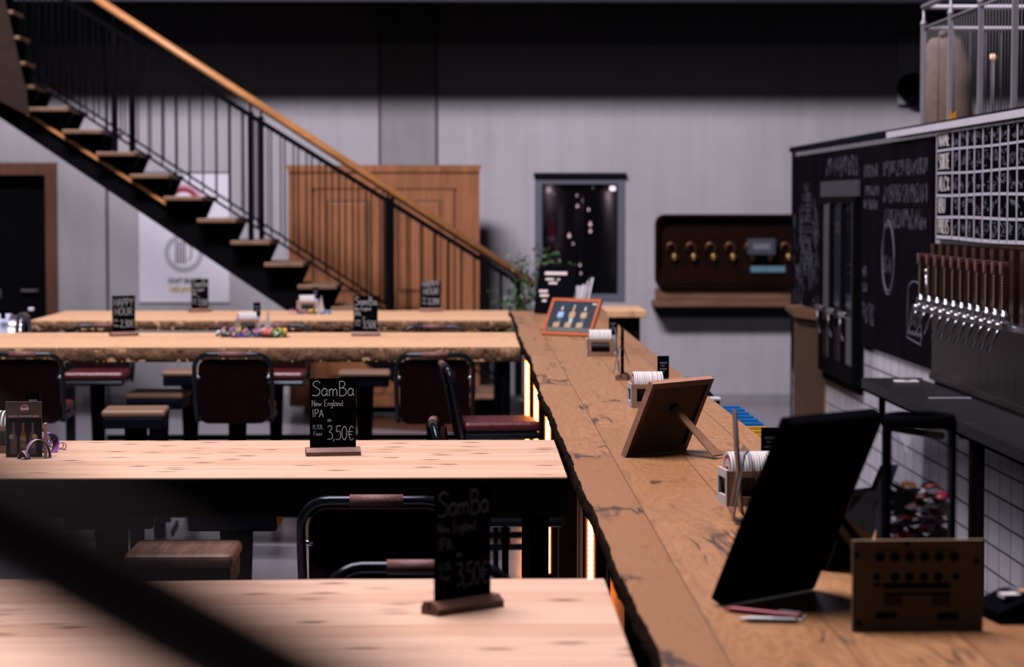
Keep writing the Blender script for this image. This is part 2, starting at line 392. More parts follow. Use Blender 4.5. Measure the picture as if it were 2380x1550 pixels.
def rrect(w, h, r, n=6, cx=0, cz=0):
    pts = []
    for sx, sz, a0 in ((1,1,0),(-1,1,90),(-1,-1,180),(1,-1,270)):
        for i in range(n+1):
            a = R(a0+90*i/n); pts.append((cx+sx*(w/2-r)+math.cos(a)*r, cz+sz*(h/2-r)+math.sin(a)*r))
    return pts
def catmull(P, n=5):
    P = [Vector(p) for p in P]
    if len(P) < 3: return P
    out = []; Q = [P[0]*2-P[1]]+P+[P[-1]*2-P[-2]]
    for i in range(1, len(Q)-2):
        for k in range(n):
            t = k/n; a, b, c, d = Q[i-1:i+3]
            out.append(.5*((2*b)+(c-a)*t+(2*a-5*b+4*c-d)*t*t+(3*b-a-3*c+d)*t**3))
    out.append(P[-1]); return out
# hand-drawn letters: strokes in a unit cell, ':' prefix = sharp polyline
G = {
 'S': (.62, [[(.55,.85),(.38,1),(.12,.92),(.08,.72),(.3,.55),(.5,.4),(.5,.15),(.28,0),(.0,.05)]]),
 'a': (.5, [[(.38,.42),(.2,.5),(.04,.3),(.08,.06),(.25,.02),(.38,.2),(.39,.45)], [(.39,.45),(.38,.15),(.46,.0)]]),
 'm': (.68, [[(.04,.48),(.06,.0)], [(.06,.3),(.18,.48),(.28,.4),(.3,.0)], [(.3,.3),(.42,.48),(.54,.4),(.57,.0)]]),
 'B': (.6, [':',[(.06,1),(.07,0)], [(.06,1),(.35,.98),(.42,.78),(.3,.58),(.08,.54)], [(.1,.54),(.42,.5),(.52,.26),(.4,.04),(.06,0)]]),
 'N': (.6, [':',[(.05,0),(.05,1)],':',[(.05,1),(.48,0)],':',[(.48,0),(.5,1)]]),
 'e': (.46, [[(.05,.26),(.36,.28),(.32,.46),(.15,.48),(.04,.26),(.12,.04),(.38,.06)]]),
 'w': (.58, [[(.03,.46),(.12,.02),(.25,.36),(.37,.02),(.5,.48)]]),
 'E': (.55, [':',[(.45,1),(.06,.98)],':',[(.06,.98),(.07,0)],':',[(.07,0),(.46,.02)],':',[(.07,.52),(.38,.53)]]),
 'n': (.46, [[(.04,.46),(.06,0)], [(.06,.28),(.2,.47),(.32,.38),(.34,0)]]),
 'g': (.48, [[(.36,.4),(.2,.48),(.05,.28),(.15,.05),(.34,.18),(.37,.44)], [(.37,.44),(.36,-.2),(.2,-.36),(.02,-.25)]]),
 'l': (.2, [[(.08,1),(.07,.1),(.14,0)]]),
 'd': (.48, [[(.36,.36),(.2,.46),(.04,.26),(.14,.02),(.34,.14)], [(.37,.95),(.37,.1),(.42,0)]]),
 'I': (.26, [':',[(.1,1),(.1,0)]]),
 'P': (.52, [':',[(.06,1),(.07,0)], [(.06,.98),(.38,.95),(.44,.72),(.3,.5),(.07,.46)]]),
 'A': (.6, [':',[(.03,0),(.27,1)],':',[(.27,1),(.5,0)],':',[(.12,.36),(.42,.36)]]),
 'C': (.55, [[(.48,.82),(.3,1),(.06,.7),(.06,.28),(.25,.0),(.48,.14)]]),
 'L': (.46, [':',[(.06,1),(.07,.02)],':',[(.07,.02),(.4,.02)]]),
 'M': (.7, [':',[(.04,0),(.1,1)],':',[(.1,1),(.32,.3)],':',[(.32,.3),(.54,1)],':',[(.54,1),(.6,0)]]),
 'O': (.58, [[(.27,1),(.05,.75),(.05,.25),(.27,0),(.48,.25),(.48,.75),(.27,1)]]),
 '0': (.5, [[(.24,1),(.05,.75),(.05,.25),(.22,0),(.4,.25),(.4,.75),(.24,1)]]),
 'R': (.56, [':',[(.06,1),(.07,0)], [(.06,.98),(.38,.95),(.42,.72),(.28,.52),(.07,.5)],':',[(.2,.5),(.48,0)]]),
 'T': (.56, [':',[(.02,.98),(.5,.98)],':',[(.26,.98),(.26,0)]]),
 'U': (.56, [[(.05,1),(.06,.25),(.25,0),(.44,.25),(.46,1)]]),
 'H': (.56, [':',[(.05,1),(.06,0)],':',[(.46,1),(.46,0)],':',[(.06,.5),(.46,.53)]]),
 'Y': (.54, [':',[(.02,1),(.25,.52)],':',[(.48,1),(.25,.52)],':',[(.25,.52),(.22,0)]]),
 'F': (.5, [':',[(.06,1),(.06,0)],':',[(.06,.98),(.42,.98)],':',[(.06,.55),(.34,.55)]]),
 's': (.38, [[(.3,.42),(.14,.48),(.08,.34),(.26,.2),(.24,.03),(.04,.03)]]),
 '2': (.5, [[(.05,.8),(.2,1),(.4,.85),(.34,.5),(.04,.02)],':',[(.04,.02),(.44,.03)]]),
 '3': (.5, [[(.05,.92),(.3,1),(.4,.8),(.18,.55)], [(.18,.55),(.44,.42),(.4,.08),(.04,.03)]]),
 '5': (.52, [':',[(.45,1),(.12,.98)],':',[(.12,.98),(.08,.58)], [(.08,.58),(.35,.62),(.44,.3),(.3,.02),(.02,.05)]]),
 ',': (.2, [':',[(.1,.06),(.03,-.14)]]),
 '%': (.5, [':',[(.4,.9),(.08,.05)], [(.1,.9),(.02,.75),(.14,.68),(.1,.9)], [(.38,.3),(.3,.12),(.42,.04),(.38,.3)]]),
 '*': (.4, [':',[(.05,.3),(.35,.6)],':',[(.05,.6),(.35,.3)],':',[(.2,.2),(.2,.72)]]),
 '€': (.55, [[(.5,.85),(.32,1),(.14,.75),(.14,.25),(.3,.0),(.5,.12)],':',[(.0,.6),(.42,.62)],':',[(.0,.4),(.38,.42)]]),
}
def scrawl(mb, text, x, z, h, wd=None, r=.001, y=0, wob=0, rnd=random.Random(5)):
    """writes text in the local XZ plane facing -Y"""
    tot = sum(G[c][0] if c in G else .4 for c in text); sx = h if wd is None else wd/tot
    cx = x
    for ch in text:
        if ch not in G: cx += .4*sx; continue
        wv, st = G[ch]; sharp = False; dz = rnd.uniform(-wob, wob)*h
        for q in st:
            if q == ':': sharp = True; continue
            P = [Vector((cx+p[0]*sx, y, z+dz+p[1]*h)) for p in q]
            if not sharp: P = catmull(P, 4)
            sharp = False
            mb.tube(P, r, 5, smooth=False, flat=.35)
        cx += wv*sx
    return cx
def printed(name, text, size, mat, parent, loc, rot=(R(90), 0, 0), sx=1, bold=0, ext=.0006):
    cu = bpy.data.curves.new('t', 'FONT'); cu.body = text; cu.size = size; cu.align_x = 'CENTER'; cu.extrude = ext; cu.offset = bold
    cu.resolution_u = 3
    t = bpy.data.objects.new('t', cu); C.objects.link(t)
    me = bpy.data.meshes.new_from_object(t.evaluated_get(bpy.context.evaluated_depsgraph_get()))
    bpy.data.objects.remove(t); bpy.data.curves.remove(cu)
    me.transform(Matrix.LocRotScale(Vector(loc), Euler(rot), Vector((sx, 1, 1)))); me.materials.clear(); me.materials.append(mat)
    o = bpy.data.objects.new(name, me); C.objects.link(o); o.parent = parent; return o
rnd = random.Random(11)
# ============================================================ THE SETTING
XL, XR = -9, 9
struct(MB().box(XL, XR, -3, WY, -.1, 0).build('floor', M['floor']))
# far wall with the window opening and door opening
a = at(1243, 403, WY); b = at(1452, 700, WY); wx0, wx1, wz0, wz1 = a.x, b.x, b.z, a.z
dz1 = at(60, 400, WY).z; dx1 = at(112, 500, WY).x; dx0 = dx1-.95
w_ = MB()
w_.box(XL, dx0, WY, WY+.3, 0, 6).box(dx0, dx1, WY, WY+.3, dz1, 6).box(dx1, wx0, WY, WY+.3, 0, 6)
w_.box(wx0, wx1, WY, WY+.3, wz1, 6).box(wx0, wx1, WY, WY+.3, 0, wz0).box(wx1, 3.8, WY, WY+.3, 0, 6)
w_.box(3.8, XR, WY, WY+.3, 0, 6)
struct(w_.build('wall_far', M['concrete']))
# column face and panel joints
ca, cb_ = at(883, 300, WY).x, at(1015, 300, WY).x
struct(MB().box(ca, cb_, WY-.012, WY+.0, 0, 5.5).build('trim_1', M['concrete_d']))
for i, xx in enumerate((883, 1015, 249)):
    q = at(xx, 500, WY).x
    struct(MB().box(q-.012, q+.012, WY-.016, WY, 0, 5.5).build('trim_%d' % (i+2), plain('joint_filler_%d' % i, (.06, .065, .09), .8)))  # plain dark strips mark the panel joints
# concrete skirting
struct(MB().box(dx1+.3, 5, WY-.012, WY, 0, .07).build('baseboard_far', M['concrete_d']))
# ceiling slab and its front beam
SLY = WY-1.15
struct(MB().box(XL, XR, SLY+.12, WY+.3, 3.62, 3.9).build('ceiling', M['ceil']))
struct(MB().box(XL, XR, SLY, SLY+.12, 3.535, 4.1).build('trim_5', M['beam']))
# door in the left of the far wall
dr = struct(bpy.data.objects.new('door_1', None)); C.objects.link(dr); dr.location = (0, 0, 0)
fw = .085
MB().box(dx1-fw*.2, dx1+fw, WY-.05, WY+.05, 0, dz1+fw).box(dx0-fw, dx0+fw*.2, WY-.05, WY+.05, 0, dz1+fw).box(dx0-fw, dx1+fw, WY-.052, WY+.05, dz1-fw*.3, dz1+fw).build('door_frame', M['doorw'], dr)
MB().box(dx0, dx1, WY+.1, WY+.14, 0, dz1).build('door_leaf', M['black'], dr)
MB().lathe([(.012, 0), (.012, .06)], (dx1-.12, WY+.04, 1.02), 10, 'y').beam((dx1-.12, WY+.05, 1.02), (dx1-.26, WY+.05, 1.02), .02, .02).build('door_handle', M['steel'], dr)
MB().box(dx0+.3, dx1-.45, WY+.09, WY+.1, .95, 1.03).build('notice_strip', plain('grey_notice', (.05, .06, .07), .6), dr)
# window
wn = struct(bpy.data.objects.new('window_1', None)); C.objects.link(wn)
f_ = .065
m_ = MB()
m_.box(wx0, wx0+f_, WY-.01, WY+.08, wz0, wz1).box(wx1-f_, wx1, WY-.01, WY+.08, wz0, wz1)
m_.box(wx0, wx1, WY-.008, WY+.08, wz1-f_-.03, wz1-.02).box(wx0, wx1, WY-.008, WY+.08, wz0, wz0+f_)
m_.build('window_frame', M['greyfr'], wn)
MB().box(wx0-.01, wx1+.01, WY-.05, WY+.08, wz1-.028, wz1+.006).build('lintel', M['winfr'], wn)
MB().box(wx0+f_*.8, wx1-f_*.8, WY+.03, WY+.036, wz0+f_*.8, wz1-f_*.8).build('pane', M['glass'], wn)
MB().box(wx0+f_, wx0+f_+.018, WY-.005, WY+.07, wz0+f_, wz1-f_).box(wx1-f_-.018, wx1-f_, WY-.005, WY+.07, wz0+f_, wz1-f_).build('window_gasket', M['winfr'], wn)
# brew room behind the glass
room = MB(); rx0, rx1, ry1 = -.6, 3.2, WY+3.2
room.box(rx0-.1, rx1+.1, ry1, ry1+.1, 0, 3)
struct(room.build('wall_room_far', M['dimroom']))
struct(MB().box(rx0-.1, rx0, WY+.3, ry1, 0, 3).build('wall_room_left', M['dimroom']))
struct(MB().box(rx1, rx1+.1, WY+.3, ry1, 0, 3).build('wall_room_right', M['dimroom']))
struct(MB().box(rx0-.1, rx1+.1, WY+.3, ry1+.1, 3, 3.1).build('ceiling_room', M['dimroom']))
struct(MB().box(rx0-.1, rx1+.1, WY+.3, ry1+.1, -.1, 0).build('floor_room', M['dimroom']))
for i, (x, y, r) in enumerate(((.85, WY+1.9, .28), (1.5, WY+2.3, .32), (2.2, WY+1.9, .28))):
    t = thing('fermentation_tank', ('slim steel tank at the left of the room behind the glass', 'wide steel tank in the middle behind the glass', 'steel tank at the right behind the glass')[i], 'tank', (x, y, 0))
    MB().lathe([(.02, .35), (r, .7), (r, 1.9), (r*.8, 2.05), (.08, 2.15), (.08, 2.2)], n=28).build('vessel', M['steel'], t)
    l = MB()
    for k in range(3): an = k*2.1; l.tube([(math.cos(an)*r*.85, math.sin(an)*r*.85, 0), (math.cos(an)*r*.85, math.sin(an)*r*.85, .8)], .022)
    l.build('leg', M['steel'], t)
    MB().tube([(0, -r-.01, 1.15), (0, -r-.05, 1.15)], .1, 18).build('manway_door', M['steel'], t)
LS = [(1288,452,.006),(1342,480,.010),(1341,455,.007),(1368,488,.009),(1372,522,.013),(1372,538,.012),(1323,549,.013),(1332,567,.007),(1354,466,.006),(1348,617,.008),(1378,437,.005),(1300,607,.007),(1350,636,.007),(1371,650,.006),(1310,612,.006)]
for i, (px, py, r) in enumerate(LS):  # glowing bulbs on added cords stand in for reflections in the glass
    p = at(px, py, WY+.9+.1*(i % 3))
    o = MB().lathe([(.001, -r), (r*.8, -r*.6), (r, 0), (r*.8, r*.6), (.001, r)], n=12).tube([(0, 0, r), (0, 0, r*2.2)], r*.4).build('reflection_bulb', M['reflectglow'] if r > .0065 else glow('dim_reflection_glow_%d' % i, (.8, .55, .55), .8))
    o.location = p
    cd_ = MB().tube([(0, 0, r*1.2), (0, 0, 3-p.z)], .0012, 4).build('added_cord', M['black'], o)
    tag(o, 'small glowing bulb added to imitate a reflection in the window glass', 'lamp', 'added glows that stand in for window reflections')
bl = bpy.data.lights.new('back_room_fill', 'POINT'); bl.energy = 5; bl.color = (1, .75, .75); bl.shadow_soft_size = .1  # fill light added so the things behind the glass show up
blo = bpy.data.objects.new('back_room_fill', bl); C.objects.link(blo); blo.location = (.2, WY+.7, 2.7)
p = at(1426, 438, WY+.5)
t = thing('exit_lamp', 'lit pink-white rectangular lamp behind the window, top right', 'lamp', p)
MB().rbox(-.034, .034, -.02, .02, -.02, .02).build('lamp_face', M['lampsign'], t)
MB().tube([(0, 0, .02), (0, 0, 3-p.z)], .003, 5).build('hanger', M['black'], t)
t = thing('fire_extinguisher', 'red fire extinguisher with pale label behind the left of the glass', 'extinguisher', (at(1275, 600, WY+.42).x, WY+.42, at(1275, 583, WY+.42).z))
MB().lathe([(.05, 0), (.062, .01), (.062, .20), (.045, .25), (.018, .27), (.018, .30)], n=20).build('cylinder', M['red'], t)
MB().lathe([(.0635, .07), (.0635, .13)], n=20).build('label', plain('extinguisher_label', (.5, .30, .32), .6), t)
MB().tube([(0, 0, .3), (0, 0, .34), (.05, -.02, .35), (.075, -.02, .28), (.07, -.02, .1)], .008).build('hose', M['black_pl'], t)
sh_ = thing('pallet_shelf', 'dark shelf that carries the red extinguisher behind the window', 'shelf', (at(1275, 600, WY+.42).x, WY+.42, 0))
zz = at(1275, 583, WY+.42).z
MB().box(-.16, .16, -.1, .12, zz-.03, zz).build('shelf_board', M['black'], sh_)
for s in (-1, 1): MB().box(s*.14-.015, s*.14+.015, -.08, .1, 0, zz-.03).build('leg', M['black'], sh_)
# bar back wall on the right and the deck on top
BX = 2.4
BY1 = at(1845, 475, 1).x and (F*BX/(1845-VX))
BT = 2.185
struct(MB().box(BX, BX+.14, 2.0, BY1, 0, BT).build('wall_bar', M['tile']))
struct(MB().box(BX-.012, BX+.14, BY1, BY1+.03, 0, BT+.02).build('trim_6', M['winfr']))
struct(MB().box(BX+.14, BX+2.4, 2.0, BY1-1.0, BT-.16, BT).build('ceiling_bar', M['winfr']))
struct(MB().box(BX-.03, BX+.14, 2.0, BY1+.03, BT, BT+.035).build('trim_7', M['winfr']))
struct(MB().box(BX-.045, BX-.005, 2.0, 13.6, BT-.012, BT+.022).build('trim_8', M['whitem']))
# ============================================================ BAR COUNTER
def live(y0, y1, n, amp, seed):
    r_ = random.Random(seed); ph = [r_.uniform(0, 6.28) for _ in range(6)]
    f = lambda t: amp*(math.sin(t*1.7+ph[0])+.6*math.sin(t*4.3+ph[1])+.35*math.sin(t*11+ph[2])+.22*math.sin(t*27+ph[3])+.15*math.sin(t*61+ph[4]))
    return [(y0+(y1-y0)*i/n, f(y0+(y1-y0)*i/n)) for i in range(n+1)]
CY0, CY1 = 2.6, 16.3
ct = thing('bar_counter', 'long oak bar counter with a dark live bark edge running into the room', 'counter', (0, 0, 0))
def bow(y): q = min(max((7.2-y)/1.6, 0), 1); return .014*q*q*(3-2*q)-.002
le = [(y, d+bow(y)) for y, d in live(CY1, CY0, 260, .005, 3)]
poly = [(.285+d, y) for y, d in le] + [(1.5, CY0), (1.5, 4.27), (.905, 4.3), (.89, CY1)]
MB().prism(poly, CZ-.045, CZ, 'xy').build('countertop', M['counter'], ct)
def bark_strip(pts, out, z0, z1, seed, rough=.012):
    """pts = list of (x, y) along the slab edge; out = outward unit vector"""
    r_ = random.Random(seed); m = MB(); rows = []
    prof = [(0.0005, 1), (.003, .93), (.007, .75), (.010, .5), (.007, .25), (.001, .04), (-.02, 0)]
    sm = [0]*len(prof)
    for x, y in pts:
        sm = [.6*q+.4*r_.uniform(-1, 1) for q in sm]
        rows.append([m.bm.verts.new((x+out[0]*(o+(sm[i]*rough if 0 < i < 6 else 0)), y+out[1]*(o+(sm[i]*rough if 0 < i < 6 else 0)), z0+(z1-z0)*h+(sm[i]*.004 if 0 < i < 6 else 0)-(.0015 if i == 0 else 0))) for i, (o, h) in enumerate(prof)])
    for A, B in zip(rows, rows[1:]):
        for i in range(len(prof)-1): m._f((A[i], A[i+1], B[i+1], B[i]), True)
    return m
bark_strip([(.285+d+bow(y), y) for y, d in live(CY1, CY0, 620, .005, 3)], (-1, 0), CZ-.049, CZ, 8, .008).build('bark_edge', M['bark'], ct)
# bar front (boards recessed under the top), posts with LED strips
fr = MB()
fr.box(.42, .50, 3.2, 16.2, .05, CZ-.046); fr.build('front_board', M['brownlit'], ct)
MB().box(.80, .84, 4.4, 16.2, .05, CZ-.046).box(.84, 1.45, 4.15, 4.19, .05, CZ-.046).build('rear_board', M['black'], ct)
MB().box(.5, .80, 16.16, 16.2, .05, CZ-.046).build('end_board', M['black'], ct)
MB().box(.47, .82, 3.3, 16.1, 0, .05).build('plinth', M['black'], ct)
for yy in (5.2, 7.15, 9.1, 11.05, 13.0, 15.0):
    MB().box(.345, .41, yy, yy+.12, 0, CZ-.046).build('bar_post', M['darkred'], ct)
    if yy in (5.2, 9.1): continue
    zlo = .1
    l = thing('led_strip', {5.2: 'nearest vertical light strip under the counter edge', 7.15: 'glowing vertical light strip under the counter behind the nearest pine table',
        9.1: 'light strip under the counter between the second and third tables', 11.05: 'beaded light strip nearest to the oxblood stool by the counter',
        13.0: 'tall light strip beside the end of the far live edge table', 15.0: 'farthest light strip under the counter edge'}[yy], 'light strip', (.362, yy-.006, 0), 0)
    MB().box(-.017, .017, -.001, .005, zlo, 1.0).build('strip_base', M['steel'], l)
    s = MB()
    for k in range(int((1.0-zlo)/.0148)): s.rbox(-.0085, .0085, -.007, 0, zlo+.002+k*.0148, zlo+.002+k*.0148+.0144, .003, 1)
    MB().box(.0088, .0125, -.006, 0, zlo, 1.0).box(-.0125, -.0088, -.006, 0, zlo, 1.0).build('halo_strip', M['halo'], l)  # glowing side strips imitate the orange halo around the LEDs
    s.build('led_lights', M['led'] if yy < 10 else M['led2'], l)
# small end table past the counter
q = onz(1508, 728, TZ+.02)
t = thing('end_table', 'small pine end table just past the far end of the bar counter', 'table', (0, 0, 0))
MB().rbox(.93, q.x, 16.35, 17.1, TZ-.02, TZ+.03, .006).build('tabletop', M['pine_c'], t)
MB().box(q.x-.12, q.x-.04, 16.4, 16.48, 0, TZ-.02).build('leg', M['black'], t)
MB().box(q.x-.12, q.x-.04, 16.95, 17.03, 0, TZ-.02).build('leg', M['black'], t)
MB().box(.95, q.x-.13, 16.5, 16.53, .3, TZ-.02).build('side_panel', M['darkred'], t)
MB().box(.95, 1.0, 16.53, 16.6, 0, TZ-.02).build('leg', M['black'], t)
# ============================================================ LONG TABLES
def table(x0, x1, y0, y1, mat, thick, label, bark=None, apron=True, legw=.056, seed=1):
    cx, cy = (x0+x1)/2, (y0+y1)/2; hw, hd = (x1-x0)/2, (y1-y0)/2
    t = thing('long_high_table', label, 'table', (cx, cy, 0))
    if bark:
        e = live(-hw, hw, 160, .006, seed); e2 = live(-hw, hw, 160, .005, seed+9)
        MB().prism([(x, -hd+d) for x, d in e] + [(x, hd+d) for x, d in e2[::-1]], TZ-thick, TZ, 'xy').build('tabletop', mat, t)
        bark_strip([(x, -hd+d) for x, d in live(-hw, hw, 420, .006, seed)], (0, -1), TZ-thick-.004, TZ, seed+2, .02).build('bark_edge', bark, t)
    else:
        MB().rbox(-hw, hw, -hd, hd, TZ-thick, TZ, .004, 2).build('tabletop', mat, t)
    if apron:
        MB().box(-hw+.01, hw-.002, -hd+.0005, -hd+.05, TZ-thick-.10, TZ-thick).box(-hw+.01, hw-.015, hd-.05, hd-.004, TZ-thick-.10, TZ-thick).box(hw-.06, hw-.015, -hd+.05, hd-.05, TZ-thick-.10, TZ-thick).box(-hw+.01, -hw+.055, -hd+.05, hd-.05, TZ-thick-.10, TZ-thick).build('apron', M['black'], t)
    for sx in (-1, 1):
        for sy in (-1, 1):
            x = sx*(hw-.078) if sx > 0 else -hw+.25
            MB().box(x-legw/2, x+legw/2, sy*(hd-.09)-legw/2, sy*(hd-.09)+legw/2, 0, TZ-thick).build('leg', M['black'], t)
    for sy in (-1, 1): MB().box(-hw+.29, hw-.14, sy*(hd-.09)-.015, sy*(hd-.09)+.015, .14, .18).build('foot_rail', M['black'], t)
    return t
table(-3.1, .272, 3.86, onz(1000, 1345, TZ).y, M['pine_a'], .012, 'nearest pale pine high table, cropped by the bottom of the photo')
table(-3.0, .272, onz(700, 1108, TZ).y, onz(700, 1023, TZ).y, M['pine_b'], .010, 'second nearest pale pine high table, carrying the sharply focused chalk sign')
table(-3.6, .268, onz(900, 807, TZ).y, onz(700, 773, TZ).y, M['pine_c'], .075, 'third high table, thick slab with a brown bark front edge', M['bark_l'], False, seed=4)
table(at(118, 740, 16.4).x, .278, onz(900, 745, TZ).y, onz(700, 722, TZ).y, M['pine_c'], .06, 'farthest high table, next to the foot of the stairs', M['bark_l'], False, seed=7)
# ============================================================ CHAIRS AND STOOLS
def legs(t, zt, a, b, mat, wdt=.045, name='leg'):
    for sx in (-1, 1):
        for sy in (-1, 1):
            MB().prism([(-wdt/2, 0), (wdt/2, 0), (wdt*.95, zt), (-wdt*.95, zt)], -.011, .011).build(name, mat, t).matrix_local = Matrix()
            o = [k for k in t.children][-1]
            sh = Matrix(((1,0,-sx*(b-a)/zt,sx*b),(0,1,-sy*(b-a)/zt,sy*b),(0,0,1,0),(0,0,0,1)))
            o.data.transform(sh)
def make_chair():
    t = thing('bar_chair', '', 'chair')
    MB().rbox(-.19, .19, -.18, .20, .70, .735, .015).build('seat_frame', M['chairt'], t)
    m = MB().rbox(-.185, .185, -.17, .195, .735, .785, .022, 4); m.build('seat', M['redleather'], t)
    legs(t, .71, .165, .235, M['navy'], .05)
    pts = [(-.185, -.17, .70), (-.192, -.19, .80)]
    rr_ = .075
    pts += [(-.195, -.225, 1.045-rr_)] + [(-.195+rr_-rr_*math.cos(R(90)*k/6), -.228-.004*k, 1.045-rr_+rr_*math.sin(R(90)*k/6)) for k in range(1, 7)]
    pts += [(-x, y, z) for x, y, z in pts[::-1]]
    MB().tube(pts, .0125, 10).build('back_frame', M['chairt'], t)
    gx = .068
    MB().tube([(-gx, -.252, 1.045), (gx, -.252, 1.045)], .0158, 12).build('grip_sleeve', M['grip'], t)
    pn = MB(); o1 = rrect(.352, .33, .05, 6, 0, .855)
    A = [pn.bm.verts.new((x, -.205-(z-.855)*.13, z)) for x, z in o1]; B = [pn.bm.verts.new((x, -.185-(z-.855)*.13, z)) for x, z in o1]
    pn._f(A); pn._f(B[::-1])
    for i in range(len(o1)): pn._f((A[i], A[(i+1) % len(o1)], B[(i+1) % len(o1)], B[i]), True)
    pn.build('backrest', M['leather'], t)
    for sx in (-1, 1):
        MB().tube([(sx*.192, -.212, .93), (sx*.165, -.212, .93)], .009).build('rivet', M['chrome'], t)
    for s in (-1, 1):
        MB().beam((-.205, s*.205, .28), (.205, s*.205, .28), .012, .035).build('foot_bar', M['navy'], t)
        MB().beam((s*.205, -.205, .2), (s*.205, .205, .2), .012, .03).build('side_bar', M['navy'], t)
    return t
def make_stool():
    t = thing('bar_stool', '', 'stool')
    MB().rbox(-.155, .155, -.155, .155, .765, .80, .014, 3).build('seat', M['stoolw'], t)
    MB().rbox(-.148, .148, -.148, .148, .71, .765, .008).build('seat_frame', M['navy'], t)
    legs(t, .72, .125, .205, M['navy'], .06)
    for s in (-1, 1):
        MB().beam((-.18, s*.18, .27), (.18, s*.18, .27), .012, .03).build('foot_bar', M['navy'], t)
        MB().beam((s*.185, -.185, .2), (s*.185, .185, .2), .012, .03).build('side_bar', M['navy'], t)
    return t
ch0 = make_chair(); sl0 = make_stool()
def backpos(px, py):   # chair-back top seen at (px, py), z = 1.045
    return onz(px, py, 1.045)
CH = [
 (875, 1163, 0, 'dark bar chair with brown grip on the near side of the second table'),
 (975, 1318, 180, 'dark bar chair whose back just rises above the far edge of the nearest table'),
 (53, 824, 0, 'dark bar chair at the far left of the near side of the bark edged table'),
 (540, 824, 0, 'dark bar chair on the near side of the bark edged table, under the streamers'),
 (1010, 825, 0, 'dark bar chair on the near side of the bark edged table, nearest to the counter'),
 (240, 757, 180, 'bar chair behind the bark edged table, near the left happy hour sign'),
 (648, 757, 180, 'bar chair behind the bark edged table, just right of the streamers'),
 (1010, 760, 180, 'bar chair behind the bark edged table, close to the counter'),
]
first = True
for px, py, rz, lb in CH:
    p = backpos(px, py); y = p.y+.25 if rz == 0 else p.y-.25
    if first: ch0.location = (p.x, y, 0); ch0['label'] = lb; ch0['group'] = 'dark bar chairs at the tables'; first = False
    else: dup(ch0, (p.x, y, 0), R(rz), lb)
for x, y, rz, lb in ((.125, 8.35, -90, 'oxblood leather bar chair facing the counter between the second and third tables'),
                     (.125, 11.4, -84, 'shiny oxblood leather bar chair facing the counter before the bark edged table'),
                     ):
    dup(ch0, (x, y, 0), R(rz), lb, group='bar chairs along the counter')
ST = [((471+0, 1275), .80, (-.775, 6.98), 'walnut topped stool in front of the second table, nearest to the camera')]
SL = [(-.775, 6.52, 0, 'dark wood topped stool under the second table, nearest to the camera'),
      (-.79, 8.15, 0, 'dark stool behind the second table, left of the sharp chalk sign'),
      (-1.22, 8.2, 4, 'dark stool behind the second table, the farther left one'),
      (-1.64, 11.85, 3, 'brown topped stool in the aisle before the bark edged table, left of the centre chair'),
      (-1.67, 12.95, -3, 'brown topped stool half under the bark edged table'),
      (-1.69, 14.6, 0, 'light topped stool beyond the bark edged table, at the left'),
      (-.63, 14.5, 2, 'light topped stool beyond the bark edged table, between the two chairs'),]
for i, (x, y, rz, lb) in enumerate(SL):
    if i == 0: sl0.location = (x, y, 0); sl0.scale = (.94, .94, 1.09); sl0['label'] = lb; sl0['group'] = 'metal stools with wooden seats'
    else: dup(sl0, (x, y, 0), R(rz), lb).scale = (1, 1, 1)
for o in list(bpy.data.objects):
    if o.name.startswith('seat') and o.parent and o.parent.name.startswith('bar_stool') and 'frame' not in o.name and o.parent.location.y > 11:
        o.data = o.data.copy(); o.data.materials[0] = M['redleather'] if o.parent.location.x > 0 else M['stoolw2']
# ============================================================ CHALK SIGNS
def make_sign(lines, label, loc, rz, h=.222, wd=.138, group='small chalk table signs'):
    t = thing('chalk_sign', label, 'sign', loc, rz, group)
    b = MB(); W_ = .163/2
    b.prism([(-.024, 0), (.024, 0), (.024, .014), (.016, .024), (.004, .024), (.004, .008), (-.001, .008), (-.001, .024), (-.010, .024), (-.024, .012)], -W_, W_, 'yz')
    b.build('base', M['basew'], t)
    MB().box(-wd/2, wd/2, -.0005, .0025, .009, .009+h).build('board', M['chalk_black'], t)
    for k, ln in enumerate(lines):
        x, z, hh, ww, txt, r = ln
        mm = MB(); scrawl(mm, txt, x, z, hh, ww, r, -.0012, .03, random.Random(k)); mm.build('chalk_lettering', M['chalk'], t)
    return t
SAM = [(-.062, .178, .044, .128, 'SamBa', .0016), (-.063, .148, .019, .094, 'New England', .0010), (-.062, .115, .023, .036, 'IPA', .0013),
       (-.020, .096, .020, .018, '*', .0009), (-.060, .080, .012, .032, '0,33L', .0008), (-.058, .060, .012, .026, 'Fass', .0008), (-.018, .046, .042, .082, '3,50€', .0015)]
HAP = [(-.060, .172, .042, .12, 'HAPPY', .0016), (-.055, .120, .042, .11, 'HOUR', .0016), (-.06, .085, .012, .025, '0,3L', .0009), (-.06, .055, .014, .028, 'Fass', .0009), (-.022, .052, .040, .082, '2,30€', .0016)]
HAP2 = HAP[:4] + [(-.022, .052, .040, .082, '2,20€', .0016)]
p = onz(774, 1058, TZ); make_sign(SAM, 'sharply focused chalk sign reading SamBa on the second table', (p.x, p.y, TZ), R(9), .222)
p = onz(1076, 1418, TZ); make_sign(SAM, 'blurred chalk sign turned aside on the nearest table', (p.x, p.y, TZ), R(42), .222)
p = onz(288, 781, TZ); make_sign(HAP, 'chalk sign reading HAPPY HOUR at the left of the bark edged table', (p.x, p.y, TZ), R(30))
p = onz(850, 781, TZ); make_sign(SAM, 'chalk sign reading SamBa on the bark edged table', (p.x, p.y, TZ), R(-3))
p = onz(465, 725, TZ); make_sign(SAM, 'chalk sign on the farthest table in front of the wall poster', (p.x, p.y, TZ), R(38))
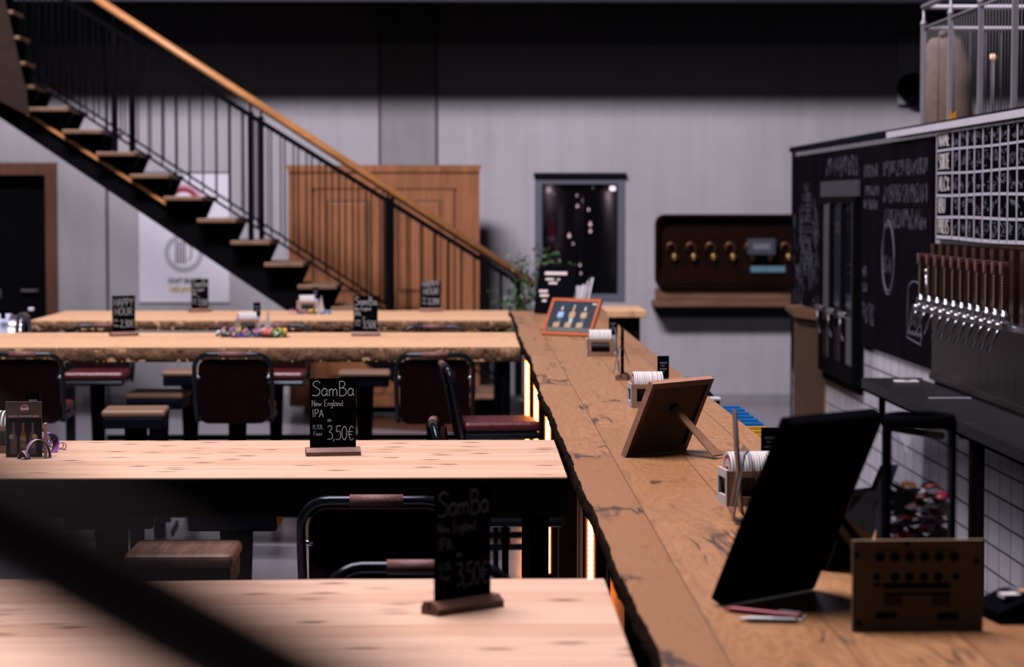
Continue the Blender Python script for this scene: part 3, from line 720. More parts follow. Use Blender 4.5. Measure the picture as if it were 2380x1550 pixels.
p = onz(1002, 724, TZ); make_sign(HAP2, 'chalk sign reading HAPPY HOUR on the farthest table near the counter', (p.x, p.y, TZ), R(8), .205)
p = onz(1447, 881, CZ); make_sign(HAP, 'chalk sign on the counter seen from its thin edge', (p.x, p.y, CZ), R(82), .222)
# ============================================================ COASTER HOLDERS
coaster = None
ORD = 'first second third fourth fifth sixth seventh eighth ninth tenth eleventh twelfth thirteenth fourteenth fifteenth sixteenth'.split()
def coaster_set(loc, rz, label, clabel, n=16, card='dark', group=None):
    global coaster
    t = thing('coaster_holder', label, 'coaster holder', loc, rz, 'wooden coaster holders')
    b = MB(); th = .006
    b.box(-.062, .062, -.05, .05, 0, .006).box(-.062, .062, -.05, -.044, .006, .022).box(-.062, .062, -.05, -.044, .068, .084)
    b.box(-.062, -.044, -.05, -.044, .022, .068).box(.044, .062, -.05, -.044, .022, .068)
    b.box(-.062, .062, .044, .05, .006, .084)
    b.build('box_front', M['holder'], t)
    for s in (-1, 1):
        q = MB(); q.box(s*.062-.003, s*.062+.003, -.05, .05, 0, .024).box(s*.062-.003, s*.062+.003, -.05, .05, .066, .086).box(s*.062-.003, s*.062+.003, -.05, -.036, .024, .066).box(s*.062-.003, s*.062+.003, .036, .05, .024, .066)
        q.build('side_panel', M['holder_l'], t)
    MB().box(.045, .085, .052, .056, .02, .175).build('card_holder', M['acryl_e'], t)
    MB().box(.044, .086, .050, .052, .10, .178).build('price_card', M['chalk_black'], t)
    m = MB(); 
    for z in (.150, .128): m.box(.052, .078, .0492, .0500, z, z+.006).box(.056, .07, .0492, .0500, z-.009, z-.005)
    m.build('card_print', M['chalk_mid'], t)
    Mx = Matrix.Translation(loc) @ Matrix.Rotation(rz, 4, 'Z')
    for k in range(n):
        x = -.052+.104*(k+.5)/n; p = Mx @ Vector((x+rnd.uniform(-.0006, .0006), rnd.uniform(-.001, .001), .007+.0475+.024))
        if coaster is None:
            coaster = thing('beer_coaster', '', 'coaster')
            hw = .104/n*.42
            MB().lathe([(.0475, -hw), (.0475, hw)], n=40, axis='x').build('card_disc', M['card'], coaster)
            q = MB().lathe([(.041, -hw-.0004), (.041, -hw)], n=36, axis='x'); q.build('red_ring', M['cardred'], coaster)
            MB().lathe([(.031, -hw-.0008), (.031, -hw)], n=36, axis='x').build('pale_centre', M['holder_l'], coaster)
            q = MB(); q.prism([(-.012, -.018), (.012, -.018), (.014, .012), (-.014, .012)], -hw-.0012, -hw-.0008, 'yz'); q.build('tankard_print', M['cardred'], coaster)
            c = coaster
        else: c = dup(coaster, p, rz)
        c.location = p; c.rotation_euler = (0, 0, rz); c['label'] = clabel.replace('coaster', 'coaster, %s from the left,' % ORD[k]); c['group'] = group
    return t
p = onz(1706, 1182, CZ); coaster_set((p.x+.045, p.y+.10, CZ), R(7), 'wooden coaster holder behind the black easel back on the counter', 'white coaster in the holder beside the black display', group='coasters in the nearest counter holder')
p = onz(1500, 948, CZ); coaster_set((p.x+.01, p.y+.05, CZ), R(4), 'wooden coaster holder half hidden by the photo frame seen from behind', 'white coaster in the holder behind the picture frame back', group='coasters in the middle counter holder')
p = onz(1396, 829, CZ); coaster_set((p.x, p.y+.05, CZ), R(0), 'small wooden coaster holder right of the red framed picture', 'white coaster in the holder by the red framed picture', group='coasters in the far counter holder')
p = onz(580, 776, TZ); coaster_set((p.x-.02, p.y+.06, TZ), R(12), 'coaster holder among the streamers on the bark edged table', 'white coaster in the holder amid the streamers', 12, group='coasters on the bark edged table')
p = onz(712, 729, TZ); coaster_set((p.x, p.y+.05, TZ), R(10), 'coaster holder on the farthest table in front of the stair foot', 'white coaster in the holder on the farthest table', 12, group='coasters on the farthest table')
p = onz(-12, 1058, TZ); coaster_set((p.x+.02, p.y+.10, TZ), R(-6), 'coaster holder at the left frame edge behind the beer menu card', 'coaster in the holder behind the beer menu card', 8, group='coasters behind the menu card')
# white folded wedge cards
def wedge(px, py, hh, lb):
    p = onz(px, py, TZ); t = thing('folded_leaflet', lb, 'leaflet', (p.x, p.y, TZ), R(20))
    m = MB(); m.prism([(-.028, 0), (.03, 0), (.012, hh*.6), (.004, hh), (-.006, hh*.7)], -.002, .002); m.build('front_leaf', M['holder_l'], t)
    m = MB(); m.prism([(-.024, 0), (.03, 0), (.012, hh*.6), (.004, hh)], .0, .002); o = m.build('rear_leaf', plain('leaflet_lilac', (.5, .47, .66), .6), t); o.location = (0, .03, 0); o.rotation_euler = (R(14), 0, 0)
wedge(622, 783, .155, 'tall pointed white leaflet standing amid the streamers')
wedge(746, 731, .13, 'pointed white leaflet beside the coaster holder on the farthest table')
# streamers: each curl a ribbon of its own
SM = ['vio', 'pinkp', 'bluep', 'lime', 'creamp', 'orangep', 'greenp']
def curl(loc, rz, r, turns, wv, mats, label, group, pitch=.012, flat=.9, arch=False):
    t = thing('paper_streamer', label, 'streamer', loc, rz, group)
    n = int(18*turns)+2
    for k, mk in enumerate(mats):
        m = MB(); pts = []
        for i in range(n+1):
            a = -math.pi/2+2*math.pi*turns*i/n; q = r*(1-.12*i/n)
            pts.append((q*math.cos(a)*1.05, pitch*i/n*turns*3+k*wv, r*flat+q*math.sin(a)*flat+.001))
        if arch: pts = [(-r*math.cos(math.pi*i/16), k*wv+.004*math.sin(i*.4), .0012+r*1.5*math.sin(math.pi*i/16)) for i in range(17)]+[(r*.72, k*wv, .0012), (r*.4, k*wv, .004)]
        m.ribbon(pts, (0, wv*.98, 0)); m.build('stripe', M[mk], t)
    return t
def streamers(px, py, spread, n, lab, grp, rr=(.008, .034), seed=1, cols=None):
    r_ = random.Random(seed)
    for k in range(n):
        p = onz(px+r_.uniform(-spread, spread), py, TZ)
        c = cols or r_.sample(SM, 2)
        curl((p.x, p.y+r_.uniform(-.03, .08), TZ), r_.uniform(-1.4, 1.4), r_.uniform(*rr), r_.uniform(.5, 2.1), r_.uniform(.006, .013), r_.sample(SM, 2), lab, grp)
streamers(592, 785, 62, 54, 'curl of coloured paper streamer heaped on the bark edged table', 'streamers on the bark edged table', seed=3)
streamers(715, 731, 45, 16, 'curl of coloured paper streamer on the farthest table', 'streamers on the farthest table', (.010, .022), seed=5)
g = 'streamers beside the beer menu card'
for (px, py, rz, r, tu, wv, cl, lb) in (
  (52, 1068, -22, .016, .52, .0075, ('creamp', 'pinkp', 'bluep'), 'small striped streamer loop in front of the menu card'),
  (90, 1066, 28, .037, .50, .0080, ('creamp', 'pinkp', 'bluep'), 'wide striped streamer arch in front of the menu card'),
  (126, 1052, 66, .032, 2.8, .0075, ('vio', 'pinkp', 'vio'), 'coiled violet and red streamer right of the menu card'),
  (122, 1040, 35, .024, 1.6, .0075, ('bluep', 'pinkp', 'greenp'), 'blue and red streamer coil behind the violet one'),
  (146, 1046, 20, .012, 1.4, .0060, ('pinkp', 'vio'), 'little red streamer tail at the right of the coils'),
  (14, 1062, -50, .022, .8, .0070, ('pinkp', 'bluep'), 'pink and blue streamer strip at the left foot of the menu card'),
  (104, 1032, 80, .030, .6, .0050, ('greenp', 'bluep'), 'green edged streamer standing behind the menu card')):
    p = onz(px, py, TZ); curl((p.x, p.y, TZ), R(rz), r, tu, wv, cl, lb, g, arch=(tu in (.5, .52)))
# beer menu card
p = onz(14, 1063, TZ); q = onz(98, 1063, TZ); w0 = q.x-p.x; hh = 1.8-(932-475)/(F/p.y)-TZ
t = thing('beer_menu_card', 'upright brown beer menu card with three bottles at the left of the second table', 'menu', ((p.x+q.x)/2, p.y, TZ), R(3))
MB().rbox(-w0/2, w0/2, 0, .004, 0, hh, .0015).build('card', M['menubr'], t)
MB().box(-w0/2+.002, w0/2-.002, -.0008, 0, .004, hh*.70).build('dark_picture', M['chalk_black'], t)
m = MB().lathe([(.0125, -.0014), (.0125, -.0006)], (.003, 0, hh-.022), 28, 'y'); m.build('badge', M['holder_l'], t)
m = MB().lathe([(.0105, -.0020), (.0105, -.0014)], (.003, 0, hh-.022), 28, 'y'); m.build('badge_ring', M['cardred'], t)
MB().box(-.0075, .0135, -.0026, -.002, hh-.026, hh-.018).build('badge_band', M['holder_l'], t)
printed('heading', 'UNSERE GEWINNER BIERE', .0085, M['holder_l'], t, (0, -.0012, hh-.047), sx=.9)
for k, (x, cm) in enumerate(((-.030, 'menubr'), (-.002, 'amber'), (.026, 'menubr'))):
    zt = hh*.62; m = MB()
    m.prism([(x-.010, .01), (x+.010, .01), (x+.010, zt*.58), (x+.0035, zt*.76), (x+.0035, zt), (x-.0035, zt), (x-.0035, zt*.76), (x-.010, zt*.58)], -.0016, -.0008)
    m.build('bottle_picture', M[cm], t)
    MB().lathe([(.0068, -.0022), (.0068, -.0016)], (x, 0, zt*.34), 18, 'y').build('bottle_label', plain('label_%d' % k, ((.22, .08, .09), (.30, .24, .10), (.24, .20, .14))[k], .6), t)
    MB().lathe([(.0078, -.0024), (.0078, -.0018)], (x-.006+.006*k, 0, zt*.60+(-.006 if k == 1 else 0)), 18, 'y').build('medal', plain('medal_%d' % k, ((.38, .34, .38), (.40, .26, .10), (.50, .36, .14))[k], .5), t)
MB().rbox(w0/2+.004, w0/2+.010, .002, .04, 0, .10, .001).build('card_support', M['holder'], t)
# ============================================================ STAIRS
def sx_(px, s=299): return (px-VX)/s
def sz_(py, s=299): return HC-(py-VY)/s
SY1, SY2 = F/299, F/284.6
st = thing('open_staircase', 'open wooden tread staircase on black stringers rising to the upper left', 'staircase', (0, 0, 0))
X0, Z0, RUN, RISE = sx_(383), sz_(456), .2582, .1716
for i in range(-5, 11):
    x, z = X0+RUN*i, Z0-RISE*i
    MB().rbox(x, x+.305, SY1-.03, SY2+.03, z-.034, z, .006).build('tread', M['treadw'], st)
for yy in (SY1+.13, SY2-.25):
    top, m = [], MB()
    for i in range(-5, 11):
        x, z = X0+RUN*i, Z0-RISE*i-.034
        top += [(x+.045, z), (x+.31, z)] + ([(x+.25, z-.135), (x+.25, z-.1716)] if i < 10 else [])
    x_r = top[-1][0]; lowz = lambda x: sz_(275)+(x-sx_(0))*(-(715-275)/640)
    poly = top + [(x_r+.02, 0.0), (x_r-.10, 0.0)]
    xa = sx_(-80)
    zz0 = lowz(x_r-.1)
    poly = top + [(x_r+.02, 0.001), (max(sx_(0)+ (sz_(275)-.001)/(440/640), 0)-.0, .001), (xa-.3, lowz(xa-.3)), (top[0][0]-.3, top[0][1]+.1)]
    m.prism(poly, yy, yy+.10); m.build('stringer', M['black'], st)
# slim wooden trim line on the near stringer
MB().beam((sx_(62), SY1+.10, sz_(262)), (sx_(387), SY1+.10, sz_(474)), .03, .026).build('trim_strip', M['rail'], st)
hr = lambda px: (px-225)*(665/1020.)
for Y_, nm in ((SY1, 'near'), (SY2, 'far')):
    a = (sx_(-150), Y_, sz_(hr(-150))); b = (sx_(1243), Y_, sz_(664))
    MB().tube([a, b], .028, 14).build('handrail', M['rail'], st)
    tr = lambda X: sz_(275)+(X-sx_(590))*(sz_(650)-sz_(275))/(sx_(1190)-sx_(590))
    lr = lambda X: sz_(525)+(X-sx_(585))*(sz_(702)-sz_(525))/(sx_(890)-sx_(585))*1.02
    lr = lambda X: sz_(520)-(X-sx_(585))*.655
    xe = sx_(1200)
    MB().beam((sx_(-100), Y_, tr(sx_(-100))), (xe, Y_, tr(xe)), .02, .022).build('top_bar', M['black'], st)
    MB().beam((sx_(-100), Y_, lr(sx_(-100))), (xe-.05, Y_, max(lr(xe-.05), .1)), .016, .018).build('bottom_bar', M['black'], st)
    for px in (-41, 272, 585, 902, 1208):
        X = sx_(px); i = math.floor((X-X0)/RUN); zb = max(Z0-RISE*i, 0)
        MB().box(X-.021, X+.021, Y_-.021, Y_+.021, zb, tr(X)+.035).build('newel_post', M['black'], st)
        MB().tube([(X, Y_, tr(X)+.03), (X, Y_, sz_(hr(px)))], .009).build('rail_stem', M['black'], st)
    X = sx_(-90); k = 0
    while X < xe-.06:
        if all(abs(X-sx_(q)) > .04 for q in (-41, 272, 585, 902, 1208)):
            MB().tube([(X, Y_, lr(X)), (X, Y_, tr(X))], .0065, 6).build('baluster', M['black'], st)
        X += .105
# timber clad landing side at the top left and the treads beyond it
pl = [at(x, y, 18.3) for x, y in ((-120, -90), (-12, -90), (60, 216), (66, 268), (-20, 226), (-120, 226))]
MB().prism([(p.x, p.z) for p in pl], 18.3, 18.36).build('landing_panel', M['panelw'], st)
for px, py in ((14, -30), (27, 27), (42, 86), (55, 145)):
    a = at(px-40, py, 18.6); b = at(px+12, py+9, 18.6)
    MB().rbox(a.x, b.x, 18.45, 18.9, b.z, a.z, .005).build('upper_tread', M['treadw'], st)
    MB().box(a.x, b.x-.02, 18.75, 18.8, b.z-.2, b.z).build('upper_riser_plate', M['black'], st)
# ============================================================ WARDROBE
s2 = 270.; WF = F/s2
def wxp(px): return (px-VX)/s2
def wzp(py): return HC-(py-VY)/s2
x0, x1, zt = wxp(672), wxp(1114), wzp(384)
t = thing('pine_wardrobe', 'old two door pine wardrobe standing against the concrete wall behind the stairs', 'wardrobe', ((x0+x1)/2, WF, 0))
hw = (x1-x0)/2
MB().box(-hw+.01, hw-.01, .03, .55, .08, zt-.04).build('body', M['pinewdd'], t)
MB().prism([(-hw-.02, zt), (hw+.02, zt), (hw+.01, zt-.035), (hw, zt-.06), (-hw, zt-.06), (-hw-.01, zt-.035)], -.02, .57).build('cornice', M['pinewd'], t)
MB().box(-hw, hw, -.005, .03, zt-.20, zt-.06).build('frieze', M['pinewd'], t)
MB().box(-hw, hw, -.01, .56, .06, .16).build('plinth', M['pinewd'], t)
for s in (-1, 1):
    MB().box(min(s*hw, s*(hw-.20)), max(s*hw, s*(hw-.20)), -.004, .03, .16, zt-.20).build('side_stile', M['pinewd'], t)
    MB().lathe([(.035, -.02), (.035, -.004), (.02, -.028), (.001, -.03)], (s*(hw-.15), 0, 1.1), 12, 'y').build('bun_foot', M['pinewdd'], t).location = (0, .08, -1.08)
for s in (-1, 1):
    a_, b_ = (s*.02, s*(hw-.22)); a_, b_ = min(a_, b_), max(a_, b_)
    d = MB().box(a_, b_, .0, .028, .17, zt-.21).build('door', M['pinewd'], t)
    for z0_, z1_ in ((.30, .92), (1.04, zt-.30)):
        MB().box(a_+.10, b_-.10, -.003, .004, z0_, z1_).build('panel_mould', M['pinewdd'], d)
        MB().rbox(a_+.125, b_-.125, -.012, .002, z0_+.025, z1_-.025, .006).build('raised_panel', M['pinewd'], d)
    MB().lathe([(.009, 0), (.009, -.02), (.017, -.03), (.001, -.04)][::-1], (s*.06, 0, 1.0), 12, 'y').build('knob', M['black'], d)
# ============================================================ POSTER
pa, pb = at(322, 400, WY), at(534, 703, WY)
t = thing('wall_poster', 'pale brewery poster with red and grey emblems on the concrete wall behind the stairs', 'poster', ((pa.x+pb.x)/2, WY-.006, pb.z))
W_, H_ = pb.x-pa.x, pa.z-pb.z
MB().rbox(-W_/2, W_/2, -.012, .004, 0, H_, .003).build('sheet', M['poster'], t)
MB().box(-W_/2, W_/2, -.016, .004, H_-.012, H_+.004).build('top_bar', M['ink'], t)
def ring(m, cx, cz, r0, r1, y, a0=0, a1=360, n=40):
    for i in range(n):
        a, b = R(a0+(a1-a0)*i/n), R(a0+(a1-a0)*(i+1)/n)
        vs = [m.bm.verts.new((cx+r*math.cos(t_), y, cz+r*math.sin(t_))) for r, t_ in ((r0, a), (r1, a), (r1, b), (r0, b))]
        m._f(vs)
    return m
def pz(py): return at(430, py, WY).z-pb.z
def pxx(px): return at(px, 600, WY).x-(pa.x+pb.x)/2
m = ring(MB(), pxx(428), pz(472), .10, .145, -.0135, 0, 360); m.build('red_emblem', M['cardred'], t, False)
m = ring(MB(), pxx(428), pz(472), .148, .175, -.0135, 0, 360); m.build('pink_halo', plain('emblem_pink', (.62, .38, .48), .7), t, False)
m = ring(MB(), pxx(428), pz(588), .142, .176, -.0135); m.build('grey_emblem', plain('emblem_grey', (.42, .42, .48), .7), t, False)
m = ring(MB(), pxx(428), pz(588), .134, .139, -.0135); m.build('inner_ring', M['ink'], t, False)
m = MB()
for k in range(4): m.box(pxx(408)+k*.026, pxx(408)+k*.026+.016, -.0136, -.0130, pz(612), pz(560))
m.tube([(pxx(432)+.02, -.0136, pz(604)), (pxx(432)+.05, -.0136, pz(598)), (pxx(432)+.05, -.0136, pz(572)), (pxx(432)+.02, -.0136, pz(568))], .006, 5, flat=.1)
m.build('emblem_glass', M['ink'], t)
printed('headline', 'CRAFT BRAUER', .060, M['ink'], t, (pxx(430), -.0135, pz(658)), bold=.003, sx=.74)
printed('subline', 'DES JAHRES', .066, M['gold'], t, (pxx(430), -.0135, pz(678)), bold=.003, sx=.80)
# ============================================================ WALL TAP CABINET
ta, tb = at(1522, 498, WY), at(1900, 668, WY)
t = thing('wall_tap_cabinet', 'dark rounded wall niche with a row of copper swan neck taps', 'tap cabinet', (ta.x, WY, tb.z))
W_, H_ = tb.x-ta.x, ta.z-tb.z
fr_ = MB(); o1 = rrect(W_, H_, .09, 8, W_/2, H_/2); o2 = rrect(W_-.05, H_-.05, .075, 8, W_/2, H_/2)
n = len(o1)
A = [fr_.bm.verts.new((x, -.10, z)) for x, z in o1]; B = [fr_.bm.verts.new((x, -.10, z)) for x, z in o2]; D_ = [fr_.bm.verts.new((x, 0, z)) for x, z in o1]; E_ = [fr_.bm.verts.new((x, -.01, z)) for x, z in o2]
for i in range(n):
    j = (i+1) % n; fr_._f((A[i], A[j], B[j], B[i])); fr_._f((A[i], A[j], D_[j], D_[i])); fr_._f((B[i], B[j], E_[j], E_[i]))
fr_.build('rim', M['darkred'], t)
bk = MB(); bk._f([bk.bm.verts.new((x, -.008, z)) for x, z in rrect(W_-.04, H_-.04, .08, 8, W_/2, H_/2)]); bk.build('back_plate', M['darkred'], t)
bk = MB().rbox(.03, W_-.03, -.09, -.01, .03, .17, .01); bk.build('drip_ledge', M['darkred'], t)
for k in range(7):
    px = (1567, 1612, 1658, 1703, 1748, 1790, 1832)[k]; x = at(px, 590, WY).x-ta.x; zc = at(px, 590, WY).z-tb.z
    m = MB().tube([(x+.01, -.02, zc-.02)]+[(x-.03+.042*math.cos(R(a)), -.05, zc+.055+.045*math.sin(R(a))) for a in range(-10, 230, 20)], .0075, 8)
    o = m.build('swan_neck_tap', M['copper'], t)
    MB().lathe([(.030, -.05), (.030, -.035), (.022, -.06), (.001, -.062)][::-1], (x, 0, zc-.025), 18, 'y').build('gauge', M['brass'], o)
    MB().tube([(x, -.055, zc-.03), (x, -.055, zc-.07)], .008).build('nozzle', M['brass'], o)
a, b = at(1735, 555, WY), at(1799, 592, WY)
MB().rbox(a.x-ta.x, b.x-ta.x, -.12, -.03, b.z-tb.z, a.z-tb.z, .006).build('display_unit', plain('grey_display', (.05, .055, .075), .5), t)
MB().box(a.x-ta.x+.05, b.x-ta.x-.05, -.122, -.119, b.z-tb.z+.05, a.z-tb.z-.04).build('display_text', M['chalk_mid'], t)
a, b = at(1742, 618, WY), at(1822, 632, WY)
MB().rbox(a.x-ta.x, b.x-ta.x, -.094, -.088, b.z-tb.z, a.z-tb.z, .002).build('blue_label', plain('pale_blue_label', (.10, .22, .30), .5), t)
t = thing('wall_shelf', 'long wooden drinks shelf below the copper tap niche', 'shelf', (0, WY, 0))
a, b = at(1522, 670, WY), at(1900, 700, WY)
MB().box(a.x, b.x, -.04, 0, b.z+.02, a.z).build('back_board', M['shelfw'], t)
a, b = at(1519, 699, WY-.28), at(1900, 713, WY-.28)
MB().rbox(a.x, b.x, -.28, 0, b.z+.0, a.z, .006).build('shelf_board', M['shelfw'], t)
# ============================================================ FAN BOX (upper right of the far wall)
a, b = at(2088, 83, WY-.05), at(2230, 243, WY-.05)
t = thing('wall_ventilator', 'grey wall panel with a round black fan, high at the right', 'ventilator', (a.x, WY, b.z))
MB().rbox(0, b.x-a.x, -.05, 0, 0, a.z-b.z, .006).build('panel', plain('light_grey_panel', (.5, .5, .56), .6), t)
c = at(2122, 204, WY-.1)
MB().lathe([(.12, -.14), (.135, -.12), (.135, -.05)], (c.x-a.x, 0, c.z-b.z), 30, 'y').build('fan_ring', M['black'], t)
m = MB()
for k in range(5): an = k*1.256; m.beam((c.x-a.x, -.145, c.z-b.z), (c.x-a.x+.1*math.cos(an), -.145, c.z-b.z+.1*math.sin(an)), .006, .05, (0, -1, 0))
m.build('fan_blades', M['black_pl'], t)
# ============================================================ BAR WALL: chalkboards, fridge, menu grid, taps
def wall_y(px, X=BX): return F*X/(px-VX)
def wall_z(px, py, X=BX): return HC-(py-VY)*X/(px-VX)
def board_thing(name, px0, px1, z0, z1, label, cat='chalkboard', X=BX):
    y0 = wall_y(px0, X)
    t = thing(name, label, cat, (X, y0, 0), R(-90)); L = y0-wall_y(px1, X)
    return t, L
def squiggles(m, x0, x1, z0, z1, n, r, seed, amp=.03):
    r_ = random.Random(seed)
    for _ in range(n):
        x, z = r_.uniform(x0, x1), r_.uniform(z0, z1); P = [Vector((x, -.0225, z))]
        for k in range(r_.randint(3, 6)):
            x = min(max(x+r_.uniform(-amp, amp), x0), x1); z = min(max(z+r_.uniform(-amp, amp)*1.3, z0), z1); P.append(Vector((x, -.0225, z)))
        m.tube(catmull(P, 4), r, 4, smooth=False, flat=.3)
z_ct = BT-.035
# far chalkboard (hop drawing)
t, L = board_thing('chalkboard', 1847, 1922, .95, z_ct, 'black chalkboard panel at the far end of the bar wall with a tall hop drawing')
MB().box(0, L, -.02, -.002, .60, z_ct).build('board', M['board_wall'], t)
m = MB(); r_ = random.Random(4)
for row in range(9):
    z = 1.95-row*.075; n_ = 2+min(row, 8-row)
    for k in range(n_):
        x = L*.5+(k-(n_-1)/2)*.12
        m.tube([Vector((x+.07*math.cos(R(a)), -.0225, z+.05*math.sin(R(a)))) for a in range(180, 365, 30)], .003, 4, smooth=False, flat=.3)
m.build('hop_drawing', M['chalk_dim'], t)
m = MB(); squiggles(m, .15, L-.1, .98, 1.95, 40, .0035, 9, .09)
for s in (.30, .20): m.tube([Vector((L*.5+s*math.cos(R(a)), -.0225, 1.22+s*1.1*math.sin(R(a)))) for a in range(0, 181, 12)], .004, 4, smooth=False, flat=.3)
m.build('chalk_drawing', M['chalk_dim'], t)
# header board over the fridge
t, L = board_thing('chalkboard', 1923, 2012, 1.95, z_ct, 'chalkboard strip above the three door drinks fridge')
MB().box(0, L, -.02, -.002, 1.95, z_ct).build('board', M['board_wall'], t)
m = MB()
for k in range(9): squiggles(m, .12+k*.15, .21+k*.15, 1.98, 2.10, 3, .004, 20+k, .05)
m.build('chalk_lettering', M['chalk_dim'], t)
# fridge
FY0, FY1 = wall_y(1925), wall_y(2012)
t = thing('drinks_fridge', 'tall black fridge with three narrow glass doors in the bar wall', 'fridge', (BX, FY0, 0), R(-90)); L = FY0-FY1
fz0, fz1 = .64, 1.95
MB().box(0, L, -.03, -.005, fz0, fz0+.05).box(0, .03, -.03, -.005, fz0, fz1).box(L-.03, L, -.03, -.005, fz0, fz1).build('cabinet_frame', M['black'], t)
MB().box(0, L, -.05, -.005, fz1-.10, fz1).build('transom', plain('fridge_transom', (.045, .045, .058), .6), t)
MB().box(.03, L-.03, -.007, -.002, fz0+.05, fz1-.05).build('cabinet_back', plain('fridge_interior', (.012, .02, .028), .4), t)
for k in range(3):
    a_ = .03+(L-.06)*k/3; b_ = .03+(L-.06)*(k+1)/3
    d = MB().box(a_+.004, a_+.05, -.065, -.035, fz0+.06, fz1-.10).box(b_-.05, b_-.004, -.065, -.035, fz0+.06, fz1-.10).box(a_+.05, b_-.05, -.065, -.035, fz0+.06, fz0+.16).box(a_+.05, b_-.05, -.065, -.035, fz1-.15, fz1-.10).build('door', M['black'], t)
    MB().box(a_+.05, b_-.05, -.052, -.046, fz0+.16, fz1-.15).build('door_glass', M['fridgeglass'], d)
    MB().box(b_-.034, b_-.012, -.072, -.066, fz0+.17, fz1-.14).build('reflection_strip', M['steel'] if k == 0 else M['sink'], d)  # pale strip imitates the white reflection on the door edge, dimmer on the others
    hz = 1.125
    MB().rbox(a_+.20, b_-.03, -.115, -.085, hz-.018, hz+.018, .006).box(b_-.06, b_-.03, -.09, -.06, hz-.01, hz+.01).tube([(a_+.21, -.1, hz-.01), (a_+.20, -.1, hz-.1), (a_+.22, -.08, hz-.17)], .006).build('handle', M['chrome'], d)
# long chalkboard between fridge and taps
t, L = board_thing('chalkboard', 2013, 2177, .95, z_ct, 'large chalkboard with an oval badge and tankard drawings left of the menu grid')
MB().box(0, L, -.02, -.002, .95, z_ct).build('board', M['board_wall'], t)
m = MB()
ox, oz = L*.42, 1.50
for s in (1, .9): m.tube([Vector((ox+.20*s*math.cos(R(a)), -.0225, oz+.21*s*math.sin(R(a)))) for a in range(0, 361, 12)], .004, 4, smooth=False, flat=.3)
tx = L*.80
m.tube([Vector(q) for q in ((tx-.2, -.0225, 1.33), (tx-.22, -.0225, 1.08), (tx+.18, -.0225, 1.06), (tx+.2, -.0225, 1.33))], .005, 4, smooth=False, flat=.3)
m.tube([Vector((tx+.2*math.cos(R(a)), -.0225, 1.33+.06*math.sin(R(a)))) for a in range(0, 181, 15)], .005, 4, smooth=False, flat=.3)
m.tube([Vector((tx-.2+.4*k/8, -.0225, 1.10+(.02 if k % 2 else 0))) for k in range(9)], .005, 4, smooth=False, flat=.3)
m.build('chalk_drawing', M['chalk_mid'], t)
m = MB()
for z, x0_, x1_, h in ((2.00, .08, .62, .07), (1.88, .12, .6, .05), (1.80, .08, .6, .05), (2.00, .75, L-.08, .08), (1.86, .75, L-.1, .09), (1.72, .8, L-.1, .1), (1.40, .05, .25, .05), (1.30, .05, .24, .05), (1.46, ox-.14, ox+.14, .10), (1.15, .06, .5, .12), (1.20, tx-.15, tx+.15, .1)):
    k = x0_
    while k < x1_-.03: squiggles(m, k, k+.05, z-h/2, z+h/2, 3, .0028, int(k*100+z*10), .05); k += .085
m.build('chalk_lettering', M['chalk_dim'], t)
# menu grid
MX = 2.378
t = thing('beer_menu_board', 'black beer list board with a white taped grid and rows NAME SORTE ALC IBU PREIS', 'menu board', (MX, wall_y(2178, MX), 0), R(-90))
Y0 = wall_y(2178, MX); GL = Y0-8.6
MB().box(0, GL, 0, .018, 1.62, 2.155).build('board', M['chalk_black'], t)
ZR = [wall_z(2178, q, MX) for q in (305, 351.6, 404, 454, 504, 551)]
tp = MB()
for k, z in enumerate(ZR[1:]):
    w2 = (.005, .005, .006, .006, .008)[k]; P = [(x*GL/14, -.002, z+.0025*math.sin(x*.9+k*1.7)) for x in range(15)]
    for a_, b_ in zip(P, P[1:]): tp.beam(a_, b_, .002, w2*2, (0, 0, 1))
cols = [wall_y(q, MX) for q in (2179, 2215.6, 2232.5, 2249.5, 2267.5, 2286.7, 2307, 2326, 2345.4, 2366.9)]
while cols[-1] > 8.8: cols.append(cols[-1]-.173)
cols = [Y0-c for c in cols]
for c in cols: tp.beam((c, -.002, 1.628), (c+rnd.uniform(-.006, .006), -.002, 2.15), .002, .015, (1, 0, 0))
tp.build('tape_grid', M['tape'], t)
for k, tx_ in enumerate(('NAME', 'SORTE', 'ALC%', 'IBU', 'PREIS')):
    m = MB(); h = (ZR[k]-ZR[k+1])*.66; scrawl(m, tx_, .02, ZR[k+1]+.022, h, .085 if k != 3 else .055, .0026, -.002); m.bm.transform(Matrix.Diagonal((3.2, 1, 1, 1))); m.build('row_heading', M['chalk'], t)
m = MB()
def sq2(m, x0, x1, z0, z1, n, r, seed):
    r_ = random.Random(seed)
    for _ in range(n):
        x, z = r_.uniform(x0, x1), r_.uniform(z0, z1); P = [Vector((x, -.002, z))]
        for k in range(4): P.append(Vector((min(max(x+r_.uniform(-.04, .04), x0), x1), -.002, min(max(z+r_.uniform(-.02, .02), z0), z1))))
        m.tube(catmull(P, 3), r, 4, smooth=False, flat=.3)
for ci in range(1, len(cols)-1):
    for k in range(5):
        dense = k in (0, 1, 4)
        sq2(m, cols[ci]+.02, cols[ci+1]-.02, ZR[k+1]+.02, ZR[k]-.02, 6 if dense else 3, .0014 if dense else .0020, ci*7+k)
m.build('chalk_entries', M['chalk_mid'], t)
